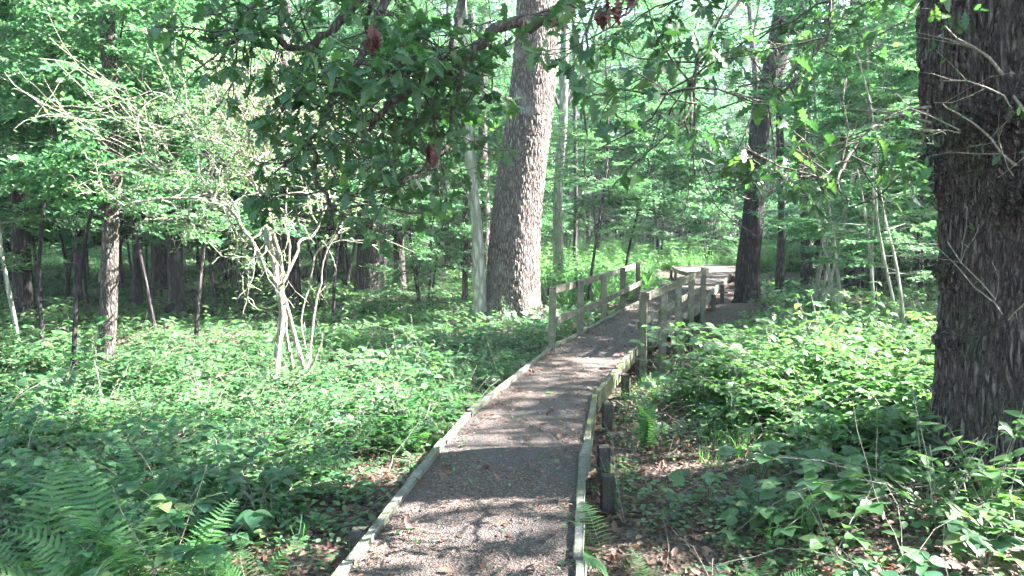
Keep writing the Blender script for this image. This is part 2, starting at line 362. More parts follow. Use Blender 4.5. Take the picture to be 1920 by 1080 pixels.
def bramble_leaf(base=OVALW, nl=3):
    a = Acc(); V, Fc = tube([(0, 0, 0), (0, .5, .12), (0, .95, .1)], .012, 3); a.add(V, Fc, 1)
    angs = [0, 1.25, -1.25] if nl == 3 else [0, .8, -.8, 1.7, -1.7]
    for q, an in enumerate(angs):
        a.inst(base, euler(an, U(-.15, .1), U(-.2, .2), 1. if q == 0 else .85), np.array([[0, .95 if q == 0 else .9, .1]]))
    return a.tmpl()
BRAM3, BRAM5 = bramble_leaf(), bramble_leaf(nl=5)
BRAM3s = bramble_leaf(leaf_simple(.7))

def spray(length, nside, nleaf, leaf, ls, twr, flat=.25, lpitch=.0, wood=True, tmat=1):
    """a roughly flat branchlet along +y with side twigs and alternate leaves"""
    a = Acc(); P = [np.zeros(3)]; d = np.array([0, 1., .15])
    n = 6
    for i in range(n): d = norm(d + rng.normal(0, .12, 3) * np.array([1, 1, .5]) - np.array([0, 0, .05])); P.append(P[-1] + d * length / n)
    P = np.array(P)
    if wood: a.add(*tube(P, np.linspace(twr, twr * .3, len(P)), 3), tmat)
    segs = [P[2:]]
    for k in range(nside):
        f = .15 + .8 * (k + .5) / nside; i = f * (len(P) - 1); j = int(i); p = P[j] + (P[min(j + 1, n)] - P[j]) * (i - j)
        an = (1 if k % 2 else -1) * U(.6, 1.1); l = length * (1 - f * .6) * U(.35, .6)
        dd = np.array([sin(an), cos(an), U(-.15, .25)]); q = [p]
        for _ in range(3): dd = norm(dd + rng.normal(0, .15, 3) * np.array([1, 1, .5])); q.append(q[-1] + dd * l / 3)
        q = np.array(q); segs.append(q)
        if wood: a.add(*tube(q, np.linspace(twr * .55, twr * .25, 4), 3), tmat)
    Ls = [np.linalg.norm(np.diff(s, axis=0), axis=1).sum() for s in segs]; tot = sum(Ls)
    Ts, ya, pi_, ro = [], [], [], []
    for s, l in zip(segs, Ls):
        m = max(3, int(nleaf * l / tot))
        for k in range(m):
            f = (k + 1) / m * (len(s) - 1); j = min(int(f), len(s) - 2); p = s[j] + (s[j + 1] - s[j]) * (f - j)
            t = norm(s[j + 1] - s[j]); base = math.atan2(-t[0], t[1]); side = 1 if k % 2 else -1
            if k == m - 1: side = 0
            Ts.append(p); ya.append(base + side * U(.6, 1.2)); pi_.append(lpitch + rng.normal(0, flat)); ro.append(rng.normal(0, flat * 1.3))
    sc = ls * U(.65, 1.15, len(Ts))
    a.inst(leaf, euler(ya, pi_, ro, sc), np.array(Ts))
    return a.tmpl()
def clump(n, rad, leaf, ls, twigs=6):
    a = Acc(); d = norm(rng.normal(0, 1, (n, 3))) * (U(0, 1, n) ** .45)[:, None] * rad * np.array([1, 1, .6])
    a.inst(leaf, euler(U(0, 6.28, n), rng.normal(-.1, .45, n), rng.normal(0, .5, n), ls * U(.7, 1.2, n)), d)
    for _ in range(twigs):
        e_ = norm(rng.normal(0, 1, 3)) * rad * .8; a.add(*tube([np.zeros(3), e_ * .5 + rng.normal(0, .05, 3), e_], [.012, .008, .004], 3), 1)
    return a.tmpl()

# ------------------------------------------------------------------ light direction
AZ, EL = radians(84), radians(44)
SUN = np.array([cos(EL) * sin(AZ), cos(EL) * cos(AZ), sin(EL)])
LIT = [(-4.9, 9.9, 3.3, 1.6, .97), (-8.4, 10.6, 3.0, 1.7, .95), (-6.2, 9.7, 2.8, 1.5, .95), (-2.2, 8.5, 1.8, 1.2, .8), (3.9, 8.6, 2.0, 2.3, .95), (6.5, 31, 6, 6, .9), (8, 38, 7, 4, .95),  # sun patches wanted on the ground; crowns are opened above them
       (0, 7.6, 1.3, 1.6, .2), (.1, 6.6, 1.2, .2, .7), (.1, 4.45, 1, .15, .35), (.1, 3.95, 1.0, .12, .4), (-1.9, 5.1, .9, .3, .8), (.6, 9.4, .8, .3, .6), (1.8, 12.2, 1.5, 2.2, .3), (3, 16, 1.5, 1.5, .4),
       (-4.0, 16.7, 1, 1, .9), (-2, 16.9, .9, .9, .9), (-.5, 17, .6, .6, .8), (-10, 13, 2.5, 1.6, .8), (-13, 17, 3, 2, .7), (-5, 22, 4, 2, .7), (2.7, 4.3, .9, .4, .7), (2.9, 6.2, .8, .4, .6), (-2.5, 27, 4, 4, .7), (-12, 25, 4, 4, .7), (10, 24, 3, 3, .6)]
def gapkeep(P):
    """True for foliage that may stay: gaps are cut over the LIT zones to let the sun through"""
    t = (P[:, 2] - 0.) / SUN[2]; gx_, gy_ = P[:, 0] - SUN[0] * t, P[:, 1] - SUN[1] * t
    keep = np.ones(len(P), bool)
    for cx, cy, ax, ay, pr in LIT:
        inside = ((gx_ - cx) / (ax + .8)) ** 2 + ((gy_ - cy) / (ay + .6)) ** 2 < 1
        keep &= ~(inside & (rng.random(len(P)) < pr))
    return keep

# ------------------------------------------------------------------ trunks
def trunk_mesh(P, R, sides=40, step=.06, lob=.05, seed=0, knots=(), flare=0, ph=0.):
    P = np.asarray(P, float); L_ = np.linalg.norm(np.diff(P, axis=0), axis=1).sum(); m = max(2, int(L_ / step / (len(P) - 1)))
    Q = smooth(np.column_stack([P, R]), m); P, R = Q[:, :3], Q[:, 3]
    a_ = np.arange(sides) * 2 * pi / sides; r_ = np.random.default_rng(seed); z = P[:, 2:3]
    ph = r_.uniform(0, 6.28, 8)
    k = 1 + lob * (np.sin(2 * a_[None] + ph[0] + z * .7) * .6 + np.sin(3 * a_[None] + ph[1] - z * .9) * .5 + np.sin(5 * a_[None] + ph[2] + z * 1.7) * .35)
    if flare:
        h = np.clip(1 - (z - z[0]) / flare, 0, 1) ** 2
        k = k + h * (.22 + .2 * np.sin(5 * a_[None] + ph[3]) + .1 * np.sin(8 * a_[None] + ph[4]))
    V = P[:, None] + np.stack([np.cos(a_), np.sin(a_), 0 * a_], -1)[None] * (R[:, None] * k)[..., None]
    for (ka, kz, kr, kh) in knots:
        da = (a_ - ka + pi) % (2 * pi) - pi
        g = kh * np.exp(-((da[None] * R[:, None]) ** 2 + (z - kz) ** 2) / (2 * kr * kr)) * (1 + .5 * np.sin(a_[None] * 37 + z * 40) * np.sin(z * 61))
        V += np.stack([np.cos(a_), np.sin(a_), 0 * a_], -1)[None] * g[..., None]
    n = len(P); V = V.reshape(-1, 3); i = np.arange(n - 1)[:, None] * sides; j = np.arange(sides)[None]; kk = (j + 1) % sides
    A = i + j; B = i + kk; D = A + sides; E = B + sides
    Fc = np.concatenate([np.stack([A, B, D], -1).reshape(-1, 3), np.stack([B, E, D], -1).reshape(-1, 3)])
    V = np.concatenate([V, P[-1:]]); t = (n - 1) * sides
    return V, np.concatenate([Fc, [[t + q, t + (q + 1) % sides, len(V) - 1] for q in range(sides)]])

CL1 = clump(150, .8, leaf_simple(.65), .14); CL2 = clump(115, .7, leaf_simple(.6), .14); CL3 = clump(80, .55, leaf_simple(.6), .13, 4)
def crown(tops, cen, rad, ncl, root, mats, name='foliage', gaps=True, extra=None):
    """limbs from the trunk tops to clump positions, clumps of leaves in an uneven ellipsoid"""
    cen = np.asarray(cen, float); d = norm(rng.normal(0, 1, (ncl, 3))) * (U(0, 1, ncl) ** .4)[:, None]
    P = cen + d * np.asarray(rad)
    lobe = np.sin(d[:, 0] * 5 + cen[0]) * np.cos(d[:, 1] * 4 + cen[1]) + .5 * np.sin(d[:, 2] * 6)
    P = P[lobe > -.75]
    if extra is not None and len(extra): P = np.vstack([P, extra])
    a = Acc(); li = Acc()
    if gaps: P = P[gapkeep(P)]
    ch = rng.integers(0, 3, len(P))
    for q, t in enumerate((CL1, CL2, CL3)):
        s = P[ch == q]; a.inst(t, euler(U(0, 6.28, len(s)), rng.normal(0, .3, len(s)), rng.normal(0, .3, len(s)), U(.8, 1.3, len(s))), s - root)
    for k in rng.permutation(len(P))[:max(6, len(P) // 9)]:
        b = tops[rng.integers(0, len(tops))]; e_ = P[k]; m = (b + e_) / 2 + np.array([0, 0, -.2]) + rng.normal(0, .3, 3)
        li.add(*tube(smooth([b, m, e_], 3) - root, np.linspace(.055, .015, 7), 5))
    return a, li

# ---- named tall trees. rows: px, py, width px  (photo), then distance
tree_n = 0
def tall_tree(name, label, rows, d, bark, sides, step, crown_c=None, crown_r=(4.2, 4.2, 4.2), ncl=70, htop=15, flare=.0, group=None, knots=(), lob=.05, cat='tree', foliage=True, lean=None):
    global tree_n; tree_n += 1
    P, R = [], []
    for px, py, w in rows: P.append(at(px, py, d)); R.append(w / 2 / F * d * 1.02)
    P = np.array(P); g = float(gz(P[0][0], d)) - .12
    if P[0][2] > g + .1: P = np.vstack([[P[0][0], d, g], P]); R = [R[0] * 1.05] + R
    up = norm(P[-1] - P[-2]) if lean is None else norm(np.array(lean)); z = P[-1][2]
    if foliage:
        k = 0
        while z < htop - 1:
            q = P[-1] + norm(up + rng.normal(0, .05, 3) * [1, 1, 0]) * 2.2; P = np.vstack([P, q]); R.append(R[-1] * .86); z = q[2]
    root = P[0] * [1, 1, 1]; root = root.copy()
    t = thing(name, label, cat, root, group)
    a = Acc(); a.add(*trunk_mesh(P - root, np.array(R), sides, step, lob, seed=tree_n, flare=flare, knots=knots)); a.build('trunk', [bark], t)
    if foliage:
        cc = crown_c or (P[-1][0], P[-1][1], htop - 1)
        f, li = crown(P[-3:], cc, crown_r, ncl, root, None)
        f.build('crown', [M_back, B_twig], t); li.build('limb', [B_far], t)
    return t, P, np.array(R)

OAK_D = 5.75
oak_rows = [(1882, 960, 262), (1885, 860, 245), (1893, 600, 232), (1888, 400, 228), (1874, 200, 256), (1876, 60, 268), (1880, -60, 266)]
knots = [(pi * 1.02, 1.75 + (424 - 395) / F * 5.7, .06, .1), (pi * 1.0, 1.75 + (424 - 200) / F * 5.7, .05, .16), (pi * 1.25, 1.75 + (424 - 150) / F * 5.7, .1, .06), (pi * 1.4, 1.75 + (424 - 130) / F * 5.7, .12, .07), (pi * 1.52, 1.75 + (424 - 165) / F * 5.5, .1, .07),
         (pi * 1.35, 1.75 + (424 - 255) / F * 5.4, .09, .07), (pi * 1.5, 1.75 + (424 - 262) / F * 5.4, .07, .06), (pi * 1.62, 1.75 + (424 - 250) / F * 5.4, .08, .08), (pi * 1.65, 1.75 + (424 - 310) / F * 5.4, .08, .08),
         (pi * 1.45, 1.75 + (424 - 400) / F * 5.4, .04, .03), (pi * 1.0, 1.75 - (525 - 424) / F * 5.7, .06, .07), (pi * 1.0, 1.75 - (750 - 424) / F * 5.7, .05, .06), (pi * 1.72, 1.75 - (590 - 424) / F * 5.4, .07, .07), (pi * .98, 1.75 + (424 - 240) / F * 5.7, .04, .07)]
oak, oakP, oakR = tall_tree('oak_tree', 'large dark furrowed oak with burls and dead twigs, beside the brambles right of the boardwalk', oak_rows, OAK_D, B_oak, 260, .022,
                            ncl=170, crown_r=(5.5, 5, 4), htop=13, flare=.9, knots=[(a_, z_, r_ * 1.1, h_ * 1.35) for a_, z_, r_, h_ in knots], lob=.03, lean=(.05, .02, 1))
big_rows = [(962, 612, 108), (960, 560, 100), (966, 430, 93), (978, 330, 90), (990, 240, 86), (1000, 150, 83), (1008, 60, 80), (1014, -40, 78)]
tall_tree('oak_tree', 'massive grey furrowed oak trunk dappled with sun, standing left of the boardwalk handrail', big_rows, 17.4, B_big, 200, .035, ncl=120, crown_r=(5.5, 5, 4.5), htop=17, flare=1.0, lob=.03)
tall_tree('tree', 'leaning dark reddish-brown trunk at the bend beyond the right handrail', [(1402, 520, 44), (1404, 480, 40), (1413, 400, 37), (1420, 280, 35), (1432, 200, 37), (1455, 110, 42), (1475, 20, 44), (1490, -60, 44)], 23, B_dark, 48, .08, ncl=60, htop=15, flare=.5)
tall_tree('tree', 'slim half-sunlit trunk with green sprouts at its foot, left side of the brambles', [(196, 715, 33), (200, 640, 30), (205, 560, 29), (206, 480, 28), (209, 400, 27), (215, 300, 26), (213, 200, 27), (204, 100, 27), (200, 0, 26), (197, -80, 26)], 11.2, B_mottled, 60, .05, ncl=0 or 30, htop=14, flare=.3)
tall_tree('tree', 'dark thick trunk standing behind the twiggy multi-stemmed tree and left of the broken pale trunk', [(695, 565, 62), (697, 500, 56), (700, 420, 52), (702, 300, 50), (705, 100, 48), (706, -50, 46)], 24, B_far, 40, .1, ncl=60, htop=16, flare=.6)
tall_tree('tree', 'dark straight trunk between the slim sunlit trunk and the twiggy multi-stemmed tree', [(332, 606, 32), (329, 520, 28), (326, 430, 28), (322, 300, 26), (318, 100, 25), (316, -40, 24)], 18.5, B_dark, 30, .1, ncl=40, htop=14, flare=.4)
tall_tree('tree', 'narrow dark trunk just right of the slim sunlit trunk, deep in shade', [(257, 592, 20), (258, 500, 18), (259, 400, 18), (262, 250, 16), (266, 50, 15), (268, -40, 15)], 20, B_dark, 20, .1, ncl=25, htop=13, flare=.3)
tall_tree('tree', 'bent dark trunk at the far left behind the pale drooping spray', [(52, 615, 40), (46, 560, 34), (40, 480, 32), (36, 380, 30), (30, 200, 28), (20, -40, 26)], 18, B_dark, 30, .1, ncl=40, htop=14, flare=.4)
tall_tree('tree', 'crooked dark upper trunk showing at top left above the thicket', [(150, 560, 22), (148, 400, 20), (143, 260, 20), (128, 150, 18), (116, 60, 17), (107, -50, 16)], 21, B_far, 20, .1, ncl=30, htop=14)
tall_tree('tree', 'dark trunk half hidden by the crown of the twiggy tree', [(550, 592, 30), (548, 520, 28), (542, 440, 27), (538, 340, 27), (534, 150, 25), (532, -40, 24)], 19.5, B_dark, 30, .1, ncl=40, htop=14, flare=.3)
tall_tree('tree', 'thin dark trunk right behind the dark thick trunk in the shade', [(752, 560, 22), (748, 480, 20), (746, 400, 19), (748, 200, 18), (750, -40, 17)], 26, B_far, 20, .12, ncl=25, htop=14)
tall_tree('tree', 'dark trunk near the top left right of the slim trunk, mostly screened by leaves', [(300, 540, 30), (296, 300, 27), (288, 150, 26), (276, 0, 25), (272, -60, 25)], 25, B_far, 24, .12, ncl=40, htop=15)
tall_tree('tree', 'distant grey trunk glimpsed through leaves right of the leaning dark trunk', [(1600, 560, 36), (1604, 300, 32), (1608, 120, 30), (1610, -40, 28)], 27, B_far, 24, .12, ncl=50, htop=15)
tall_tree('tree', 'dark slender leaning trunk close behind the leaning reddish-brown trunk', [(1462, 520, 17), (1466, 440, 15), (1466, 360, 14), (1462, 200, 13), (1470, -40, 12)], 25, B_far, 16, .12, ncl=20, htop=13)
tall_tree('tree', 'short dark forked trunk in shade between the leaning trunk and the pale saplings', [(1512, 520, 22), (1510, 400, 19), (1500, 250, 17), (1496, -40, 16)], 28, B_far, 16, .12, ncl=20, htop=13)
tall_tree('tree', 'pale streaked slender trunk just right of the massive oak, lit in patches', [(1046, 470, 19), (1046, 380, 17), (1050, 300, 16), (1056, 220, 15), (1060, -40, 14)], 26, B_pale, 20, .12, ncl=20, htop=13)
tall_tree('tree', 'thin dark stem standing in the bright green clearing behind the left handrail', [(1078, 470, 8), (1079, 420, 7.5), (1080, 360, 7), (1074, -30, 6)], 30, B_far, 10, .2, ncl=10, htop=12)
tall_tree('tree', 'narrow cream-lit trunk wedged behind the broken pale trunk', [(908, 560, 22), (909, 480, 20), (910, 400, 18), (906, 300, 16), (905, -40, 14)], 25, B_mottled, 20, .12, ncl=20, htop=13)

# broken pale trunk (dead, snapped) with its live twin
P = np.array([at(903, 614, 17.0), at(899, 540, 17.0), at(897, 470, 17.0), at(892, 400, 17.), at(883, 320, 17.), at(872, 250, 17.), at(864, 195, 17.), at(861, 182, 17.)])
t = thing('dead_tree', 'snapped pale smooth trunk with broken top leaning beside the massive grey oak', 'dead tree', P[0])
a = Acc(); a.add(*trunk_mesh(P - P[0], np.array([26, 24, 22, 19, 17, 14, 12, 5]) / 2 / F * 17, 30, .05, .04, seed=3, flare=.4)); a.build('trunk', [B_pale], t)
tall_tree('tree', 'slim grey stem rising behind the snapped pale trunk', [(896, 590, 16), (893, 450, 15), (888, 330, 14), (880, 240, 13), (874, 150, 12), (868, -40, 11)], 17.6, B_pale, 16, .1, ncl=14, htop=12)
P = np.array([at(872, 560, 19.), at(872, 500, 19), at(876, 440, 19.), at(871, 410, 19.), at(874, 385, 19.), at(878, 350, 19)])
t = thing('dead_tree', 'crooked purplish dead stem with a white lit foot, left of the snapped pale trunk', 'dead tree', P[0])
a = Acc(); a.add(*trunk_mesh(P - P[0], np.array([12, 10, 10, 8, 7, 4]) / 2 / F * 19, 12, .1, .05, seed=4)); a.build('trunk', [B_far], t)

# ------------------------------------------------------------------ crooked branching
def grow(out, p, d, L, r, lev, crook=.22, up=.02, fork=3, tips=None):
    n = max(3, int(L / .14)); P = [p]; D = d
    for i in range(n):
        D = norm(D + rng.normal(0, crook, 3) + np.array([0, 0, up])); P.append(P[-1] + D * L / n)
    P = np.array(P); R = np.linspace(r, r * (.45 if lev else .25), len(P)); out.append((P, R))
    if tips is not None and lev <= 1: tips += [(P[k], norm(P[k] - P[k - 1])) for k in range(1, len(P))]
    if lev > 0:
        for k in range(fork + 1):
            j = rng.integers(max(1, n // 4), n + 1); base = norm(P[min(j, n)] - P[j - 1])
            nd = norm(base + rng.normal(0, .6, 3)); grow(out, P[min(j, n)], nd, L * U(.45, .75), R[min(j, n)] * .65, lev - 1, crook, up, fork, tips)
def tubes(acc, out, off, mn=3, mat=0):
    for P, R in out: acc.add(*tube(P - off, np.maximum(R, .0022), 7 if R[0] > .02 else (5 if R[0] > .008 else mn)), mat)

# twiggy multi-stemmed tree
D = 9.9
root = at(519, 770, D); root[2] = gz(root[0], D) - .1
t = thing('twiggy_tree', 'small multi-stemmed tree with pale crooked mostly bare twigs, sunlit above the left brambles', 'tree', root)
stems = [[(519, 775, 22, 0), (517, 700, 19, 0), (523, 640, 18, 0), (529, 590, 17, 0), (524, 540, 20, 0), (512, 480, 15, .1), (497, 420, 14, .1), (483, 360, 14, .15), (470, 300, 11, .2), (458, 240, 9, .2), (440, 170, 6, .2)],
         [(553, 755, 9, .15), (570, 700, 13, .15), (560, 660, 12, .1), (545, 600, 11, .1), (527, 545, 12, 0), (500, 505, 9, -.1), (478, 460, 9, -.2), (455, 430, 9, -.3), (435, 395, 8, -.4), (400, 375, 7, -.5), (340, 372, 6, -.6), (280, 375, 4.5, -.6), (232, 385, 3, -.6)],
         [(548, 700, 11, .3), (540, 640, 10, .2), (532, 580, 10, .1), (528, 540, 10, .05), (524, 480, 9, .1), (508, 420, 9, .2), (498, 340, 8, .3), (500, 260, 6, .4), (520, 180, 4, .4)],
         [(573, 702, 8, .15), (582, 660, 6, .3), (588, 600, 6, .4), (600, 530, 5, .5), (612, 470, 4, .5), (640, 430, 3, .6)],
         [(575, 700, 6, .15), (592, 670, 5, .1), (606, 625, 2.5, .1)],
         [(573, 655, 5, .3), (566, 600, 4, .4), (580, 540, 4, .5), (590, 480, 3, .5)],
         [(530, 530, 8, 0), (555, 480, 8, .2), (565, 450, 7, .3), (590, 440, 6, .5), (612, 380, 4, .6), (620, 320, 3, .6)],
         [(540, 515, 5, 0), (543, 460, 5, .1), (535, 400, 4, .1), (540, 330, 3, .2)]]
stemd = []; tips = []
for s in stems:
    P = smooth([[*at(px, py, D + dd), w / 2 / F * D] for px, py, w, dd in s], 3)
    a = Acc(); Pp = P[:, :3] + rng.normal(0, .006, (len(P), 3)); a.add(*tube(Pp - root, P[:, 3] * U(.68, .85, len(P)), 10)); a.build('stem', [B_elder], t); stemd.append(P)
tw = []
def shoots(P, k0, n, L, lev, upz=.05, sp=.8):
    for _ in range(n):
        j = rng.integers(int(len(P) * k0), len(P)); d = norm(P[j, :3] - P[j - 1, :3] + rng.normal(0, sp, 3) + [0, 0, upz])
        grow(tw, P[j, :3], d, L * U(.6, 1.2), min(P[j, 3] * .7, .014), lev, .28, .015, 3, tips)
shoots(stemd[0], .6, 18, .8, 2, .4); shoots(stemd[1], .55, 12, .6, 2, .25); shoots(stemd[2], .6, 18, .8, 2, .4); shoots(stemd[3], .6, 3, .4, 1, .3); shoots(stemd[6], .6, 4, .5, 1, .3)
for x0, y0, x1, y1 in ((470, 300, 380, 130), (470, 250, 430, 100), (500, 280, 520, 110), (500, 300, 600, 120), (490, 240, 560, 90), (440, 400, 330, 170), (430, 400, 270, 250), (480, 350, 400, 160), (470, 240, 470, 90), (500, 300, 640, 180), (590, 480, 640, 330), (440, 410, 230, 180), (430, 400, 160, 260), (478, 350, 250, 180), (480, 300, 350, 210), (470, 230, 420, 170), (470, 260, 560, 170), (495, 260, 590, 200), (480, 330, 300, 250), (495, 300, 600, 300)):
    p = at(x0, y0, D); q = at(x1, y1, D + U(-.8, .5)); grow(tw, p, norm(q - p), np.linalg.norm(q - p), .011, 2, .17, .0, 3, tips)
a = Acc(); tubes(a, [(p_, np.maximum(r_, .003)) for p_, r_ in tw], root); twg = a.build('twigs', [B_sunny], t)
tp = np.array([x[0] for x in tips]); sel = rng.permutation(len(tp))[:min(len(tp), 6500)]; tp = tp[sel]
a = Acc(); a.inst(OVAL, euler(U(0, 6.28, len(tp)), rng.normal(-.1, .4, len(tp)), rng.normal(0, .4, len(tp)), U(.035, .065, len(tp))), tp + rng.normal(0, .03, tp.shape) - root); a.build('leaves', [M_pale], twg)

# ------------------------------------------------------------------ foreground oak limbs and their leaf sprays (part of the near oak)
OSTN = [(0, .015), (.12, .03), (.2, .13), (.26, .07), (.36, .21), (.44, .1), (.55, .29), (.64, .14), (.75, .25), (.83, .12), (.92, .13), (1, .02)]
OAKS = [OAKL] + [leaf_strip([(y, h * w_) for y, h in OSTN], fo, dr_, wv) for w_, fo, dr_, wv in ((1.15, .3, .45, .03), (.85, -.05, .1, .02), (1.05, .18, -.2, .035), (.95, .45, .6, .02))]
def oak_spray(n, length, lsz):
    a = Acc(); P = [np.zeros(3)]; d = np.array([0, 1., 0])
    for i in range(6): d = norm(d + rng.normal(0, .22, 3)); P.append(P[-1] + d * length / 6)
    P = np.array(P); a.add(*tube(P, np.linspace(.006, .0022, 7), 4), 1)
    ends = [(P[-1], norm(P[-1] - P[-2]), .5)]
    for k in range(3):
        j = rng.integers(1, 6); dd = norm(norm(P[j] - P[j - 1]) + rng.normal(0, .8, 3)); q = [P[j]]
        for _ in range(3): dd = norm(dd + rng.normal(0, .2, 3)); q.append(q[-1] + dd * length * .13)
        q = np.array(q); a.add(*tube(q, [.004, .003, .0025, .002], 3), 1); ends.append((q[-1], norm(q[-1] - q[-2]), .3))
    m = n // len(ends)
    for e_, dr, _ in ends:
        yaw0 = math.atan2(-dr[0], dr[1]); k = np.arange(m)
        T = e_ + dr * (-(k % 3) * .02)[:, None]
        for q in range(m): a.inst(OAKS[rng.integers(0, 5)], euler(yaw0 + (q - (m - 1) / 2) * (4.2 / m) + rng.normal(0, .3), rng.normal(-.35, .4), rng.normal(0, .5), lsz * U(.45, 1.15)), T[q:q + 1])
    return a.tmpl()
OS = [oak_spray(n, l, s) for n, l, s in ((18, .42, .115), (22, .5, .105), (15, .36, .12), (20, .45, .11))]
root = np.array(oak.location)
leafy = Acc()
def put_sprays(P, n, k0=.0, droop=-.25, sc=(.8, 1.1), spread=1.2):
    for _ in range(n):
        j = rng.integers(int(len(P) * k0) + 1, len(P)); dr = norm(P[j, :3] - P[j - 1, :3]); yaw = math.atan2(-dr[0], dr[1]) + rng.normal(0, spread)
        leafy.inst(OS[rng.integers(0, 4)], euler(yaw, rng.normal(droop, .35), rng.normal(0, .4), U(*sc)), (P[j, :3] + rng.normal(0, .03, 3) - root)[None])
LIMBS = [([(1760, -330, 5.75), (1560, -420, 5.2), (1300, -330, 4.9), (1150, -120, 4.7), (1060, 5, 4.6), (1000, 42, 4.5), (940, 48, 4.4), (890, 95, 4.4), (850, 130, 4.3), (790, 165, 4.3), (730, 200, 4.2), (690, 240, 4.2)], 34, 12, .45),
         ([(1150, -120, 4.7), (980, -200, 4.8), (820, -110, 4.8), (700, -30, 4.7), (620, 60, 4.6), (560, 90, 4.5), (500, 60, 4.4), (450, 70, 4.3), (420, 80, 4.3)], 26, 11, .35),
         ([(900, -150, 4.8), (870, -20, 4.7), (850, 70, 4.6), (858, 160, 4.5), (845, 250, 4.5), (800, 320, 4.4), (740, 350, 4.3), (690, 345, 4.3)], 18, 10, .3),
         ([(760, -80, 4.8), (700, 60, 4.7), (650, 150, 4.6), (610, 210, 4.5), (590, 280, 4.4), (600, 350, 4.3), (640, 390, 4.2)], 20, 12, .3),
         ([(700, -30, 4.7), (690, 60, 5), (720, 140, 5.2), (760, 230, 5.2), (770, 300, 5.1)], 12, 12, .1),
         ([(560, -80, 4.6), (520, -20, 4.5), (470, 20, 4.4), (440, 60, 4.3)], 10, 8, .1),
         ([(850, 130, 4.3), (800, 110, 4.2), (740, 130, 4.1), (660, 120, 4.1), (590, 150, 4.1)], 10, 12, .1),
         ([(1560, -420, 5.2), (1480, -200, 4.6), (1400, -40, 4.0), (1340, 70, 3.6), (1300, 160, 3.4), (1275, 240, 3.2)], 8, 10, .55),
         ([(1500, -150, 4.9), (1560, 0, 4.8), (1520, 120, 4.6), (1440, 190, 4.5), (1360, 170, 4.4)], 7, 9, .3),
         ([(1745, 210, 5.7), (1690, 215, 5.3), (1640, 240, 5.0), (1590, 290, 4.7), (1540, 330, 4.4), (1480, 315, 4.2), (1400, 280, 4.0)], 6, 12, .3),
         ([(1590, 290, 4.7), (1570, 340, 4.4), (1590, 380, 4.2)], 7, 3, .1),
         ([(1300, -330, 4.9), (1250, -120, 4.3), (1200, 0, 3.9), (1140, 50, 3.8)], 9, 4, .4),
         ([(1560, -420, 5.2), (1640, -200, 5.0), (1690, -80, 4.9), (1640, 10, 4.8), (1580, 50, 4.8)], 8, 12, .4),
         ([(1480, -200, 4.8), (1420, -90, 5.0), (1330, -30, 5.1), (1230, 10, 5.2), (1170, 60, 5.2)], 7, 14, .3),
         ([(1560, 0, 4.8), (1480, 40, 5.0), (1400, 80, 5.2), (1330, 110, 5.3)], 5, 10, .1),
         ([(1800, -60, 5.4), (1760, -40, 5.0), (1720, 10, 4.7), (1690, 50, 4.5)], 9, 4, .3),
         ([(1150, -60, 4.4), (1110, 30, 4.2), (1095, 150, 4.1), (1100, 250, 4.1), (1095, 330, 4.1)], 5, 0, .3)]
for rows, w, ns, k0 in LIMBS:
    P = smooth([at(*r) for r in rows], 4); P = P + rng.normal(0, .012, P.shape)
    a = Acc(); a.add(*tube(P - root, np.linspace(w, max(2.5, w * .25), len(P)) / 2 / F * 4.6, 8)); limb_o = a.build('limb', [B_twig], oak)
    if rows is LIMBS[0][0]: limb_main = limb_o
    put_sprays(P, int(ns * (1.6 if rows[-1][0] < 1000 else .8)), k0)
# small leafless side twigs on the limbs and the twigs sprouting from the burls
tw = []
for rows, w, ns, k0 in LIMBS[:10]:
    P = smooth([at(*r) for r in rows], 4)
    for _ in range(7):
        j = rng.integers(int(len(P) * k0) + 1, len(P)); grow(tw, P[j], norm(rng.normal(0, 1, 3) + [0, 0, -.3]), U(.25, .6), .006, 1, .25, -.03, 2)
a = Acc(); tubes(a, tw, root); a.build('twigs', [B_twig], oak)
tw = []; tt = []
for (x0, y0, x1, y1, r) in ((1905, 310, 1730, 190, .009), (1880, 140, 1820, 0, .012), (1900, 180, 1990, 250, .012), (1745, 200, 1650, 235, .012), (1800, 250, 1735, 225, .006), (1740, 205, 1640, 330, .008),
                            (1865, 560, 1815, 455, .007), (1880, 590, 1775, 490, .007), (1900, 330, 1850, 310, .005), (1800, 245, 1720, 220, .007), (1900, 210, 1830, 90, .008), (1750, 240, 1690, 260, .006), (1890, 600, 1960, 560, .007), (1745, 230, 1600, 200, .009), (1745, 215, 1640, 180, .008)):
    p = at(x0, y0, 5.2); q = at(x1, y1, 5.0 if x0 > 1760 else 5.6); grow(tw, p, norm(q - p), np.linalg.norm(q - p), r, 1, .2, 0, 2, tt)
a = Acc(); tubes(a, tw, root); a.build('burl_twigs', [B_ptwig], oak)
tp = np.array([x[0] for x in tt]); tp = tp[rng.permutation(len(tp))[:70]]
leafy.inst(OAKL, euler(U(0, 6.28, len(tp)), rng.normal(-.2, .4, len(tp)), rng.normal(0, .4, len(tp)), U(.04, .09, len(tp))), tp - root)
leafy.build('leaf_sprays', [M_oak, B_twig], oak)
